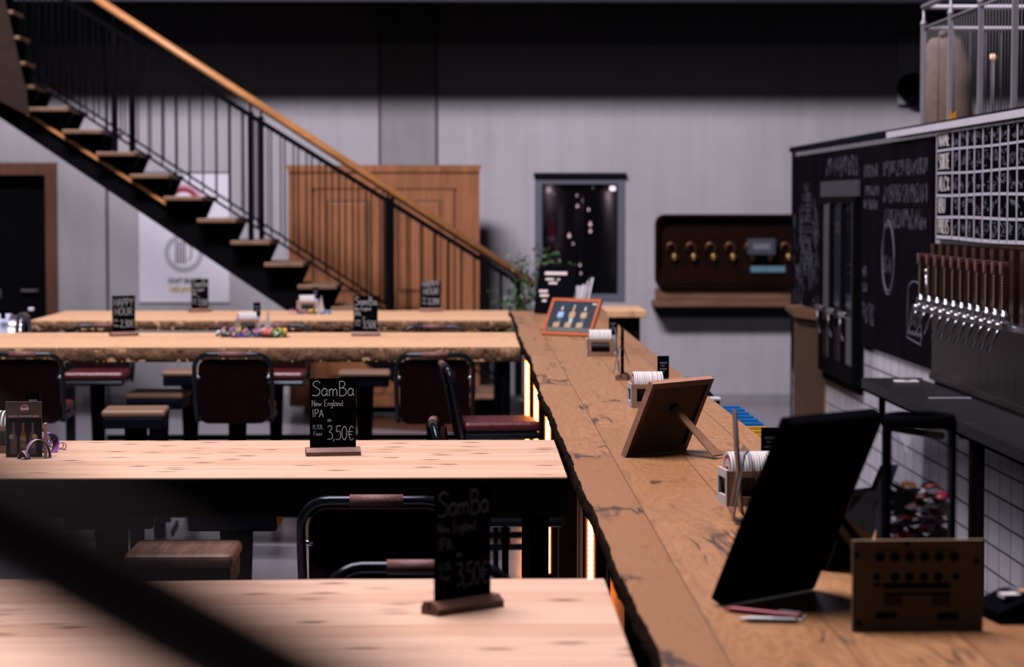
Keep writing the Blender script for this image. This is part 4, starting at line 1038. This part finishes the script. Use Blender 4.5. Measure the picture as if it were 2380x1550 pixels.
# splashback
SY0 = wall_y(2178)
t = thing('steel_splashback', 'dull steel splashback under the taps', 'splashback', (BX, SY0, 0), R(-90))
MB().box(0, SY0-6.0, -.018, -.002, .90, 1.262).build('sheet', M['steeldark'], t)
MB().box(0, SY0-6.0, -.03, -.002, .905, .93).build('lower_lip', M['steeldark'], t)
t = thing('tap_rail_panel', 'dark wooden panel behind the row of tap handles', 'panel', (BX, SY0+.25, 0), R(-90))
MB().box(.26, SY0-8.5, -.03, -.002, 1.265, 1.60).build('panel', M['darkred'], t)
for k in range(13): MB().box(.3+k*.2, .38+k*.2, -.036, -.03, 1.28, 1.60).build('slat', M['taph'], t)
# tap bar and taps
TX = 2.33
tb_ = thing('beer_tap_rail', 'chrome rail that carries the row of beer taps', 'tap rail', (TX, F*TX/(2150-VX), 0), R(-90))
TL = F*TX/(2150-VX)-8.9
MB().rbox(0, TL, -.02, .04, 1.255, 1.285, .008).build('rail_tube', M['chrome'], tb_)
for k in range(6): MB().box(.2+k*.6, .25+k*.6, .03, .09, 1.26, 1.28).build('bracket', M['steel'], tb_)
tap = None
pxs = [2160, 2180, 2199, 2219, 2238, 2257, 2277, 2296, 2317, 2337, 2357]
def make_tap():
    t = thing('beer_tap', '', 'beer tap')
    MB().rbox(-.03, .03, -.045, .0, 1.262, 1.300, .008).lathe([(.018, 1.29), (.026, 1.30), (.026, 1.325), (.014, 1.335), (.014, 1.35)], (0, -.02, 0), 14).lathe([(.014, -.03), (.014, 0)], (0, -.03, 1.28), 12, 'y').build('body', M['chrome'], t)
    MB().tube([(.0, -.040, 1.27), (.0, -.052, 1.245), (-.0, -.088, 1.165)], .008, 10).build('spout', M['chrome'], t)
    h = MB(); h.prism([(-.016, 1.35), (.016, 1.35), (.026, 1.50), (.030, 1.535), (-.030, 1.535), (-.026, 1.50)], -.032, -.012); h.build('handle', M['taph'], t)
    MB().prism([(-.014, 1.50), (.014, 1.50), (.032, 1.552), (-.032, 1.552)], -.040, -.008).build('handle_cap', M['grip'], t)
    m = MB()
    for k in range(11): m.lathe([(.001, -.005), (.003, -.003), (.003, .003), (.001, .005)], (.028, -.036, 1.36+k*.0125), 6)
    m.build('bead_chain', plain('brass_beads', (.30, .25, .17), .4, .6), t)
    return t
names = ['farthest of the chrome beer taps, below the NAME column', 'second chrome tap from the far end', 'third chrome tap from the far end', 'fourth chrome tap from the far end', 'fifth chrome tap from the far end', 'sixth chrome tap, middle of the row', 'seventh chrome tap from the far end', 'eighth chrome tap from the far end', 'ninth chrome tap from the far end', 'tenth chrome tap from the far end', 'nearest visible chrome tap, at the right frame edge']
for k, px in enumerate(pxs):
    y = F*TX/(px-VX)
    if tap is None: tap = make_tap(); tap.location = (TX-.012, y, 0); tap.rotation_euler = (0, 0, R(-90)); tap['label'] = names[0]; tap['group'] = 'beer taps over the drip shelf'
    else: dup(tap, (TX-.012, y, 0), R(-90), names[k])
MB_ = MB().tube([(0, 0, 0), (0, 0, .17)], .006).lathe([(.001, .16), (.012, .17), (.012, .185), (.001, .195)], n=12)
y = F*TX/(2156-VX)
o = MB_.build('purge_lever', M['chrome']); o.location = (TX-.03, 12.08, 1.285); tag(o, 'thin upright chrome lever at the far end of the tap rail', 'lever')
# drip shelf
DY = 12.6; DX0 = 2.06; dz = .89
t = thing('drip_shelf', 'long black steel drip shelf with a slotted grille under the taps', 'drip shelf', (0, 0, 0))
MB().box(DX0, DX0+.012, 5.5, DY, dz-.062, dz).box(DX0, BX-.02, DY-.012, DY, dz-.062, dz).box(DX0, BX-.02, 5.5, DY, dz-.062, dz-.05).build('tray', M['sink'], t)
m = MB(); y = 5.6
k = 0
x = DX0+.03
while x < BX-.04:
    m.box(x, x+.007, 5.55, DY-.04, dz-.010, dz-.002); x += .018
for k in range(6):
    yy = DY-.04-k*1.3; m.box(DX0+.015, BX-.035, yy-.02, yy, dz-.012, dz-.001)
m.build('grille', plain('grille_steel', (.13, .12, .14), .3, .8), t)
MB().box(DX0+.1, DX0+.3, DY-1.35, DY-1.335, dz, dz+.003).build('grille_joint', M['tape'], t)
for yy in (12.3,):
    MB().tube([(DX0+.06, yy, dz-.06), (DX0+.06, yy, dz-.19), (DX0+.10, yy, dz-.235), (BX-.05, yy-.4, dz-.24)], .018, 10).build('drain_pipe', M['black'], t)
for yy in (9.9,):
    MB().box(DX0+.02, DX0+.075, yy, yy+.055, 0, dz-.06).build('leg', M['black'], t)
MB().box(DX0+.02, DX0+.075, 6.6, 6.655, 0, dz-.06).build('leg', M['black'], t)
p = (DX0+.12, 12.3, dz); t = thing('paper_label', 'white folded paper lying at the far end of the drip shelf', 'paper', p)
MB().rbox(0, .12, -.06, .02, 0, .010, .003).build('sheet', M['white'], t); MB().box(.05, .08, -.05, .01, .010, .0106).build('print', M['ink'], t)
# weathered board at the aisle end
a, b = at(1848, 735, 16.12), at(1923, 960, 16.12); zt = at(1880, 716, 16.12).z
t = thing('aisle_end_panel', 'weathered brown board panel with a top cap at the far end of the bar aisle', 'panel', (a.x, 16.12, 0))
W_ = b.x-a.x
MB().box(0, W_-.025, 0, .06, 0, zt-.06).build('board', M['oldwood'], t)
MB().box(W_-.025, W_, -.004, .07, 0, zt-.06).build('end_edge', M['oldwedge'], t)
MB().prism([(-.04, zt+.01), (-.04, zt-.02), (.0, zt-.06), (W_, zt-.09), (W_, zt-.035), (.06, zt+.015)], -.03, .2).build('cap', M['shelfw'], t)
# ============================================================ RAILING AND SACK ON THE DECK
RX = 2.6; RT = HC-(18-VY)*RX/(2145-VX); RY = F*RX/(2145-VX)
t = thing('deck_railing', 'galvanised railing with thin vertical bars on top of the bar wall', 'railing', (0, 0, 0))
for px in (2145, 2208, 2278, 2357, 2450):
    y = F*RX/(px-VX); MB().box(RX-.014, RX+.014, y-.013, y+.013, BT, RT-.11).lathe([(.010, RT-.12), (.02, RT-.10), (.02, RT-.09), (.008, RT-.07), (.008, RT)], (RX, y, 0), 10).build('post', M['zinc'], t)
MB().tube([(RX, RY+.02, RT), (RX, 8.2, RT)], .016, 8).build('top_rail', M['zinc'], t)
MB().tube([(RX, RY+.02, RT), (5.2, RY+.02, RT)], .016, 8).build('top_rail', M['zinc'], t)
MB().tube([(RX, RY, RT-.12), (RX, 8.2, RT-.12)], .007, 6).tube([(RX, RY, BT+.06), (RX, 8.2, BT+.06)], .007, 6).build('side_rail', M['zinc'], t)
MB().tube([(RX, RY+.02, RT-.12), (5.2, RY+.02, RT-.12)], .012, 6).tube([(RX, RY+.02, BT+.06), (5.2, RY+.02, BT+.06)], .008, 6).build('cross_rail', M['zinc'], t)
y = RY-.075; k = 0
while y > 10.6:
    MB().tube([(RX, y, BT+.06), (RX, y, RT-.12)], .0022, 5).build('bar', M['bars'], t); y -= .07; k += 1
x = RX+.09
while x < 4.0:
    MB().tube([(x, RY+.02, BT+.06), (x, RY+.02, RT-.12)], .0026, 5).build('bar', M['bars'], t); x += .09
a, b = at(2152, 80, 15.1), at(2262, 290, 15.1)
t = thing('burlap_sack', 'large tan burlap sack bulging behind the railing', 'sack', ((a.x+b.x)/2, 15.1, BT))
hw = (b.x-a.x)/2; H_ = a.z-BT
m = MB(); rr_ = random.Random(6)
prof = [(.9, 0), (1.02, .1), (1.04, .3), (1.03, .5), (.97, .7), (.82, .88), (.62, .97), (.3, 1.0), (.001, 1.0)]
m.lathe([(hw*q, H_*h) for q, h in prof], n=30)
for v in m.bm.verts:
    v.co.y *= .6; v.co.x += .02*math.sin(v.co.z*18+v.co.y*9) - .10*hw*(v.co.z/H_); v.co.z += .018*math.sin(v.co.x*31+1)*(v.co.z/H_)
    v.co.y += .012*math.sin(v.co.z*27)
m.build('bag', M['sack'], t)
m = MB(); m.tube([(-hw*.5, -.05, H_*.985), (-hw*.2, -.07, H_+.02), (hw*.1, -.05, H_+.01)], .02, 8); m.build('tied_neck', M['sack'], t)
p = at(2232, 283, 12.2); o = MB().prism([(-.03, 0), (.03, 0), (.012, .03), (.02, .055), (0, .035), (-.02, .06), (-.012, .03)], -.004, .004).build('yellow_tag', M['yellow']); o.location = (BX+.05, 12.2, BT+.0352); tag(o, 'small yellow tag on the top edge of the bar wall', 'tag')
p = at(2308, 132, 14.6); t = thing('brass_lamp', 'tiny warm brass lamp behind the railing bars', 'lamp', (p.x, 14.6, BT))
MB().tube([(0, 0, 0), (0, 0, p.z-BT)], .008).build('stem', M['zinc'], t); MB().lathe([(.001, -.02), (.02, -.01), (.02, .01), (.001, .02)], (0, 0, p.z-BT), 10).build('shade', glow('brass_lamp_glow', (1, .62, .45), .6), t)
# ============================================================ THINGS ON THE COUNTER
def easel(loc, yaw, lean, w, h, th, mats, label, name, cat='picture frame', border=.018):
    """local: front -Y, leaning back to +Y"""
    t = thing(name, label, cat, (loc[0], loc[1], loc[2]+max(th, .03 if h > .3 else 0)*math.sin(R(lean))*1.02), R(yaw))
    Q = Matrix.Rotation(-R(lean), 4, 'X')
    def P(n, m, mat, par=t):
        m.bm.transform(Q); return m.build(n, mat, par)
    f = MB(); f.box(0, w, 0, th, 0, border).box(0, w, 0, th, h-border, h).box(0, border, 0, th, border, h-border).box(w-border, w, 0, th, border, h-border)
    P('frame', f, M[mats[0]])
    P('back_board', MB().box(border*.7, w-border*.7, th*.35, th*.6, border*.7, h-border*.7), M[mats[1]])
    return t, Q, P
# framed photo seen from behind
a = onz(1443, 1063, CZ)
b = onz(1585, 1045, CZ)
wv = (b-a).length; yaw = math.degrees(math.atan2(a.y-b.y, a.x-b.x))
t, Q, P = easel((b.x, b.y, CZ), yaw, 25, wv, .237, .018, ('framew', 'mdf'), 'picture frame seen from behind, propped on its strut on the counter', 'easel_picture_frame')
for x, z in ((.05, .222), (.2, .222), (.262, .16), (.262, .08), (.03, .10), (.14, .018)): P('back_clip', MB().rbox(x-.003, x+.003, .009, .013, z-.007, z+.003, .001), M['black'])
hp = Q @ Vector((wv*.48, .014, .150)); rs = .155
ftx = Vector((wv*.48, hp.y+ .155, 0.0))
d = (ftx-hp)
m = MB(); u = Vector((1, 0, 0)); nn = d.normalized().cross(u).normalized()*.0022
def quadbar(m, a0, a1, w0, w1, nn, slant=0):
    vs = []
    for off in (-1, 1):
        vs.append([m.bm.verts.new(q+nn*off) for q in (a0-u*w0, a0+u*w0, a1+u*w1+Vector((0, -slant, slant*.0)), a1-u*w1)])
    A, B = vs; m._f(A); m._f(B[::-1])
    for i in range(4): m._f((A[i], A[(i+1) % 4], B[(i+1) % 4], B[i]))
quadbar(m, hp, ftx+Vector((0, 0, .002)), .012, .024, nn); m.build('strut', M['strut'], t)
P('strut_hinge', MB().rbox(wv*.48-.016, wv*.48+.016, .010, .016, .140, .160, .002), M['black'])
P('photo', MB().box(.012, wv-.012, .004, .006, .012, .225), M['slate'])
# big black easel display seen from behind
a = onz(1652, 1407, CZ); b = onz(1868, 1368, CZ); wv = (b-a).length; yaw = math.degrees(math.atan2(a.y-b.y, a.x-b.x))
t, Q, P = easel((b.x, b.y, CZ), yaw, 25.3, wv, .372, .026, ('black_pl', 'black_pl'), 'large black display seen from behind, leaning on the near counter', 'easel_display', 'display', .02)
P('rear_cover', MB().rbox(.0, wv, .006, .03, .0, .374, .006), M['black_pl'])
hp = Q @ Vector((wv*.35, .03, .20)); ftx = Vector((wv*.35, hp.y+.14, .0))
for dx in (-.02, .028):
    MB().tube([hp+Vector((dx, 0, 0)), (hp+ftx)/2+Vector((dx, .02, 0)), ftx+Vector((dx*.4, 0, .008))], .007, 8).build('strut', M['black_pl'], t)
MB().tube([ftx+Vector((-.012, 0, .008)), ftx+Vector((-.02, .02, .03)), ftx+Vector((.0, .035, .012)), ftx+Vector((.012, 0, .008))], .006, 8).build('strut_foot', M['black_pl'], t)
# far red framed picture, front view
a = onz(1258, 779, CZ); b = onz(1378, 783, CZ); wv = (b-a).length; yaw = math.degrees(math.atan2(b.y-a.y, b.x-a.x))-6
t, Q, P = easel((a.x, a.y, CZ), yaw, 28, wv*1.02, .222, .016, ('framec', 'mdf'), 'red wood framed picture of three beer bottles at the far part of the counter', 'framed_picture')
iw = wv*1.02
P('picture', MB().box(.016, iw-.016, .002, .005, .016, .206), M['slate'])
for k in range(3):
    x = iw*(.27+.235*k); cm = ('skyb', 'mint', 'tan')[k]
    P('bottle_picture', MB().prism([(x-.012, .05), (x+.012, .05), (x+.012, .115), (x+.005, .145), (x+.005, .182), (x-.005, .182), (x-.005, .145), (x-.012, .115)], .0005, .002), M[('slate', 'mint', 'slate')[k]] if k == 1 else plain('bottle_glass_%d' % k, (.08, .12, .13), .4))
    P('bottle_label', MB().box(x-.020, x+.020, -.0005, .0005, .105, .138), M[('skyb', 'tan', 'tan')[k]])
    P('bottle_neck', MB().box(x-.006, x+.006, -.0005, .0005, .150, .168), M[('holder_l', 'orangep', 'holder_l')[k]])
    P('printed_block', MB().box(x-.03, x+.012, -.0005, .0005, .045, .075), M['tan'])
P('caption_strip', MB().box(.02, iw-.02, .0012, .002, .022, .045), plain('caption_grey', (.12, .13, .12), .5))
P('corner_print', MB().box(iw-.05, iw-.025, .0005, .002, .185, .195), M['holder_l'])
# black notice board at the far end
a = onz(1240, 730, CZ); 
t, Q, P = easel((a.x, a.y, CZ), -22, 20, .26, .33, .02, ('black_pl', 'black_pl'), 'black notice stand with white lettering behind the red framed picture', 'notice_stand', 'sign', .012)
P('notice_face', MB().box(.004, .256, .002, .008, .004, .326), M['chalk_black'])
for z, x0_, x1_, hh in ((.262, .045, .20, .022), (.225, .055, .115, .014), (.225, .135, .155, .012), (.198, .08, .14, .015), (.140, .02, .08, .018), (.110, .03, .09, .018), (.075, .05, .08, .016)):
    P('white_lettering', MB().rbox(x0_, x1_, .0, .002, z, z+hh, .002, 1), M['holder_l'])
MB().box(.09, .11, .13, .14, 0, .2).build('rear_strut', M['black_pl'], t)
# brochure rack next to it
a = onz(1335, 725, CZ); t = thing('brochure_rack', 'small rack of pale upright leaflets beside the black notice stand', 'brochures', (a.x, a.y+.12, CZ), R(-20))
MB().box(0, .10, 0, .06, 0, .02).box(0, .1, .055, .06, 0, .17).build('rack', M['acryl_e'], t)
for k in range(4):
    m = MB(); x = .0+k*.024; m.prism([(x, .02), (x+.012, .02), (x+.045+.004*k, .16+.022*k), (x+.030+.004*k, .16+.022*k)], .01+k*.01, .014+k*.01); m.build('leaflet', (M['poster'] if k % 2 else M['holder_l']), t)
# menu stand beside the nearest coaster holder (bent clear acrylic)
def acryl(px, py, W_, lab, h=.255, rz=0):
    a = onz(px, py, CZ); t = thing('acrylic_menu_stand', lab, 'menu stand', (a.x, a.y, CZ), R(rz))
    P_ = [Vector((.0, 0, .003)), Vector((.045, 0, .003)), Vector((.0, 0, .003))]
    m = MB(); m.ribbon([(.045, 0, .003), (.004, 0, .003), (-.002, 0, .02), (.022, 0, h*.62), (.030, 0, h*.66), (.036, 0, h*.62), (.06, 0, h*.30)], (0, W_, 0), .0016); m.build('bent_sheet', M['acryl'], t)
    m = MB(); m.ribbon([(.045, -W_/2, .003), (.004, -W_/2, .003), (-.002, -W_/2, .02), (.022, -W_/2, h*.62), (.030, -W_/2, h*.66)], (0, .004, 0), .0022); m.build('front_lip', M['acryl_e'], t)
    m = MB(); m.ribbon([(.020, 0, .02), (.010, 0, h*.6), (.004, 0, h)], (0, W_*.95, 0), .001); m.build('menu_card', M['menubr'], t)
    return t
acryl(1702, 1213, .10, 'clear acrylic menu stand seen from the side beside the nearest coaster holder')
acryl(1428, 876, .08, 'thin acrylic menu stand by the edge-on chalk sign', .2)
# jar with bottle caps
JY = 4.36; ja, jb = at(2070, 1100, JY), at(2232, 1100, JY); jx, jw = (ja.x+jb.x)/2, (jb.x-ja.x)/2; jt = at(2150, 968, JY).z-CZ
t = thing('bottle_cap_jar', 'tall clear jar with a black lid, filled with bottle caps behind the plywood plaque', 'jar', (jx, JY+jw, CZ))
MB().lathe([(jw*.96, .002), (jw*.97, .01), (jw*.97, jt-.02)], n=40).build('glass_wall', M['jarglass'], t)
MB().lathe([(jw*.99, 0), (jw*.99, .006)], n=40).build('base', M['black_pl'], t)
MB().lathe([(jw*.98, jt-.024), (jw*1.03, jt-.020), (jw*1.03, jt-.002), (jw*.9, jt), (jw*.86, jt-.004), (jw*.86, jt-.024), (jw*.98, jt-.024)], n=40, cap=False).build('lid', M['black_pl'], t)
MB().box(-jw*1.03, -jw*.86, -jw*.35, jw*.35, 0, jt-.01).box(jw*.90, jw*1.03, -jw*.3, jw*.3, 0, jt-.01).build('black_side_rail', M['black_pl'], t)
cap = None; rc = random.Random(21); capmats = [M['red'], M['white'], M['capgreen'], M['chalk_black'], M['redpen'], M['greyfr'], M['amber']]
protos = []
for cm in capmats:
    m = MB(); n = 21; A = []; B = []; Cc = []; 
    prof = [(.001, .0062), (.0105, .006), (.0125, .004), (.0148, 0)]
    rings = []
    for q, h in prof:
        rings.append([m.bm.verts.new(((q*(1+(.05 if (j % 2 and h < .001) else 0)))*math.cos(6.2832*j/42), (q*(1+(.05 if (j % 2 and h < .001) else 0)))*math.sin(6.2832*j/42), h)) for j in range(42)])
    for A, B in zip(rings, rings[1:]):
        for j in range(42): m._f((A[j], A[(j+1) % 42], B[(j+1) % 42], B[j]), True)
    m._f(rings[-1])
    protos.append((m, cm))
pm = []
for m, cm in protos:
    me = bpy.data.meshes.new('crown_cap'); bmesh.ops.recalc_face_normals(m.bm, faces=m.bm.faces); m.bm.to_mesh(me); m.bm.free(); me.materials.append(cm); pm.append(me)
base_z = CZ+.008; lay = 0; cnt = 0
while base_z+lay*.0105 < CZ+.200:
    z = base_z+lay*.0105
    for k in range(8 if lay < 17 else 5):
        an = k*.785+lay*.5; rr_ = (jw*.96-.018)*(1 if k % 4 else .45)
        o = bpy.data.objects.new('crown_cap', pm[rc.choice([0, 1, 2, 3, 3, 4, 5, 6]) if lay < 12 else rc.choice([0, 1, 1, 4, 0, 6, 3])]); C.objects.link(o)
        o.location = (jx+rr_*math.cos(an), JY+jw+rr_*math.sin(an), z+.004); o.rotation_euler = (rc.uniform(-.5, .5)+(3.1 if rc.random() < .4 else 0), rc.uniform(-.5, .5), rc.uniform(0, 6))
        tag(o, 'crimped metal bottle cap heaped in the clear jar', 'bottle cap', 'bottle caps in the jar'); cnt += 1
    lay += 1
# plywood plaque
PY = onz(2130, 1468, CZ).y; a, b = at(1979, 1468, PY), at(2288, 1254, PY); W_, H_ = b.x-a.x, b.z-CZ
t = thing('plywood_plaque', 'small plywood plaque with black round holes and slots standing on the near counter', 'plaque', ((a.x+b.x)/2, PY, CZ), R(2))
MB().rbox(-W_/2, W_/2, 0, .006, 0, H_, .001).build('plate', M['ply'], t)
def pp(px, py): q = at(px, py, PY); return q.x-(a.x+b.x)/2, q.z-CZ
m = MB()
for k in range(6): x, z = pp(2045+k*34.6, 1294); m.lathe([(.0085, -.0006), (.0085, .0004)], (x, 0, z), 20, 'y')
for k in range(4): x, z = pp(2080+k*33.6, 1341); m.lathe([(.0078, -.0006), (.0078, .0004)], (x, 0, z), 20, 'y')
for px in (2037, 2222): x, z = pp(px, 1340); m.lathe([(.006, -.0006), (.006, .0004)], (x, 0, z), 14, 'y')
for px, py in ((1990, 1288), (2271, 1304), (1996, 1447), (2108, 1263)): x, z = pp(px, py); m.lathe([(.005, -.0006), (.005, .0004)], (x, 0, z), 14, 'y')
def sl(x0_, y0_, x1_, y1_): p_, q_ = pp(x0_, y1_), pp(x1_, y0_); m.box(p_[0], q_[0], -.0006, .0004, p_[1], q_[1])
sl(2052, 1354, 2210, 1368); sl(2030, 1354, 2046, 1362); sl(2052, 1376, 2210, 1383)
for k in range(4): sl(2056+k*11, 1380, 2062+k*11, 1408); sl(2168+k*11, 1380, 2174+k*11, 1408)
sl(2034, 1422, 2083, 1437); sl(2178, 1424, 2228, 1440); sl(2046, 1276, 2216, 1279)
m.build('cut_out_pattern', M['burnt'], t)
MB().box(-.06, .06, .006, .05, 0, .006).build('foot', M['ply'], t)
# stepped dark stand leaning behind the big display
t, Q, P = easel((.765, 4.79, CZ), -135, 22, .115, .17, .012, ('black_pl', 'black_pl'), 'dark stepped brochure stand with violet edges between the black display and the jar', 'brochure_stand', 'stand', .01)
P('stepped_panel', MB().prism([(0, 0), (0, .225), (.036, .225), (.042, .172), (.115, .168), (.115, 0)], .012, .024), M['black_pl'])
P('violet_sheet', MB().prism([(-.004, 0), (-.004, .230), (.040, .230), (.046, .177), (.119, .173), (.119, 0)], .025, .027), M['violet'])
P('leaflet', MB().box(.01, .105, .002, .011, .012, .16), plain('violet_leaflet', (.16, .10, .30), .6))
MB().box(.03, .07, .11, .115, 0, .14).build('rear_foot', M['violet'], t)
# pens
def pen(p0, p1, mat, cm, lb):
    a, b = onz(*p0, CZ), onz(*p1, CZ); d = b-a; L = d.length; t = thing('ballpoint_pen', lb, 'pen', (a.x, a.y, CZ+.0056), math.atan2(d.y, d.x))
    MB().lathe([(.001, 0), (.0025, .006), (.0052, .02), (.0052, L-.01), (.003, L)], axis='x', n=14).build('barrel', M[mat], t)
    MB().box(L-.045, L-.005, -.0015, .0015, .005, .0075).build('clip', M[cm], t); MB().lathe([(.003, L), (.003, L+.006)], axis='x', n=10).build('push_button', M['chrome'], t)
pen((1680, 1421), (1866, 1441), 'redpen', 'white', 'red ballpoint pen lying in front of the black display')
pen((1716, 1446), (1858, 1449), 'white', 'redpen', 'white ballpoint pen lying beside the red pen')
# card terminal
t = thing('card_terminal', 'black card terminal with small stickers at the right frame edge', 'card terminal', (.945, 4.18, CZ), R(8))
m = MB(); m.prism([(-.05, 0), (.13, 0), (.13, .05), (.0, .042), (-.05, .02)], -.09, .04); m.build('body', M['black_pl'], t)
MB().box(.0, .10, -.06, .0, .0445, .050).build('keypad', M['greyfr'], t)
MB().box(.005, .035, -.05, -.03, .050, .0512).build('yellow_sticker', M['yellow'], t); MB().box(-.03, .0, -.06, -.03, .040, .0465).build('white_sticker', M['white'], t)
# small things behind the counter edge
t = thing('back_bar_unit', 'dark steel work unit behind the counter carrying the blue and yellow trays', 'cabinet', (0, 0, 0))
MB().rbox(.93, 1.14, 7.9, 10.6, .02, .86, .01).build('body', M['sink'], t)
for yy in (8.4, 9.3, 10.2): MB().box(1.14, 1.146, yy-.4, yy+.4, .1, .8).build('door', M['black'], t)
def make_rack(col):
    t = thing('glass_tray', '', 'tray')
    m = MB(); prof = [(-.09, .075), (-.03, .075), (-.005, .105), (.075, .105), (.085, .095), (.095, .095)]
    pr = prof + [(x, z-.012) for x, z in prof[::-1]]
    m.prism(pr, -.012, .012); m.build('rim', M[col], t)
    MB().box(-.085, .09, -.045, .045, 0, .012).box(-.085, -.079, -.045, .045, .012, .07).box(.084, .09, -.045, .045, .012, .09).box(-.079, .084, .008, .012, .012, .075).build('basket', M[col], t)
    return t
rb, ry = make_rack('blue'), make_rack('yellow')
seq = ['blue']*5 + ['blue'] + ['yellow']*4 + ['blue']*2
yy = F*1.04/(1722-VX)
lbl = {0: 'farthest blue tray of the row behind the counter', 1: 'second blue tray from the far end of the row', 2: 'third blue tray from the far end of the row', 3: 'fourth blue tray from the far end of the row', 4: 'fifth blue tray from the far end of the row',
       5: 'blue tray standing directly behind the yellow trays', 6: 'farthest of the four yellow trays behind the counter', 7: 'second farthest yellow tray', 8: 'third farthest yellow tray', 9: 'nearest yellow tray, next to a blue one', 10: 'blue tray just in front of the yellow trays', 11: 'nearest blue tray, partly behind the black display'}
used = set()
for k, c in enumerate(seq):
    loc = (1.045, 9.95-k*.155, .86); src = rb if c == 'blue' else ry
    if c not in used: o = src; o.location = loc; used.add(c)
    else: o = dup(src, loc)
    o['label'] = lbl[k]; o['group'] = 'blue and yellow trays behind the counter'
t = thing('bar_faucet', 'chrome and black swivel faucet rising behind the counter edge', 'faucet', (.97, 10.4, .86))
MB().tube([(0, .25, 0), (0, .25, .13), (-.005, .2, .165), (0, .10, .17), (.02, 0, .155)], .014, 10).build('chrome_neck', M['chrome'], t)
MB().tube([(.02, 0, .155), (.05, -.10, .13), (.08, -.2, .09)], .017, 10).build('black_hose', M['black_pl'], t)
t = thing('glass_rinser', 'small dark rinser with a pale rim behind the counter edge', 'rinser', (1.0, 10.08, .86))
MB().rbox(-.04, .05, -.04, .04, 0, .12, .005).build('body', M['black_pl'], t); MB().rbox(-.045, .055, -.045, .045, .12, .13, .002).build('rim', M['tape'], t)
t = thing('added_teal_strip', 'teal light strip added under the rear counter for reflections on the tiles', 'light strip', (.845, 0, 0))  # unseen strip added to give the tiles their green reflections
MB().box(0, .008, 7.0, 9.0, .86, .88).build('holder', M['steel'], t); MB().box(.008, .012, 7.0, 9.0, .863, .877).build('led_lights', M['teal'], t)
# plant
pl_ = thing('potted_ficus', 'leafy potted ficus standing beyond the far table by the window', 'plant', (at(1235, 700, 18.0).x, 18.0, 0))
MB().lathe([(.13, 0), (.17, .32), (.175, .36), (.15, .36), (.14, .33), (.001, .33)], n=26).build('pot', M['pot'], pl_)
m = MB(); rr_ = random.Random(2); tips = []
for k in range(9):
    a_ = rr_.uniform(0, 6.28); h = rr_.uniform(.95, 1.42); q = rr_.uniform(.06, .2); P_ = catmull([(0, 0, .32), (q*.2*math.cos(a_), q*.2*math.sin(a_), .7), (q*.7*math.cos(a_), q*.5*math.sin(a_), h*.85), (q*math.cos(a_), q*math.sin(a_), h)], 4)
    m.tube(P_, .009, 6, r2=.004); tips += P_[6:]
m.build('stem', M['stem'], pl_)
m = MB()
for k in range(620):
    p = Vector(rr_.choice(tips))+Vector((rr_.gauss(0, .075), rr_.gauss(0, .075), rr_.gauss(0, .06)))
    L_ = rr_.uniform(.03, .055); Rm = Euler((rr_.uniform(-1, 1), rr_.uniform(-1, 1), rr_.uniform(0, 6.28))).to_matrix()
    vs = [m.bm.verts.new(p+Rm @ Vector(q)) for q in ((0, 0, 0), (L_*.5, L_*.28, .004), (L_, 0, -.004), (L_*.5, -L_*.28, .004))]; m._f(vs)
m.build('foliage', M['leaf'], pl_)
# keg on a low stand at the far left
kx = at(45, 760, 15.0)
t = thing('steel_keg', 'steel keg with white printed label at the far left beyond the tables', 'keg', (-3.0, 14.95, .82))
m = MB().lathe([(.02, -.25), (.12, -.25), (.135, -.2), (.135, -.1), (.142, -.09), (.135, -.08), (.135, .12), (.142, .13), (.135, .14), (.135, .2), (.12, .25), (.02, .25)], (0, 0, .16), 30, 'x'); m.build('barrel', M['steel'], t)
MB().lathe([(.15, .22), (.155, .25), (.14, .27), (.12, .25)], (0, 0, .16), 30, 'x').build('end_rim', M['chrome'], t)
MB().lathe([(.145, -.24), (.145, .17)], (0, 0, .16), 30, 'x').build('label', plain('keg_label_blue_white', (.60, .66, .90), .6), t)
MB().rbox(.12, .30, -.16, -.14, .33, .345, .004).build('dark_lever', M['black_pl'], t)
MB().rbox(.30, .335, -.165, -.135, .325, .35, .006).build('lever_tip', M['whitem'], t)
MB().box(.13, .16, -.155, -.145, .28, .33).build('lever_stem', M['black_pl'], t)
printed('label_print', 'ischer', .07, M['ink'], t, (.02, -.147, .17), bold=.001)
t = thing('keg_stand', 'low black stand below the steel keg', 'stand', (-3.0, 14.95, 0))
MB().box(-.26, .26, -.15, .15, .78, .82).build('top', M['black'], t)
for s in (-1, 1):
    for r2 in (-1, 1): MB().box(s*.24-.02, s*.24+.02, r2*.13-.02, r2*.13+.02, 0, .78).build('leg', M['black'], t)
# ============================================================ FOREGROUND HANDRAIL close to the camera
t = thing('foreground_handrail', 'dark blurred handrail crossing the lower left corner close to the lens', 'handrail', (0, 0, 0))
FY = .43; z_at = lambda px: HC-((1225+.57*px)-VY)/(F/FY)
a = ((-6500-VX)/(F/FY), FY, z_at(-6500)); b = ((5200-VX)/(F/FY), FY, z_at(5200))
MB().tube([a, b], .0128, 20).build('rail', M['reddk'], t)
for q in (a, b): MB().tube([(q[0], FY, 0), (q[0], FY, q[2])], .012, 12).build('post', M['reddk'], t)
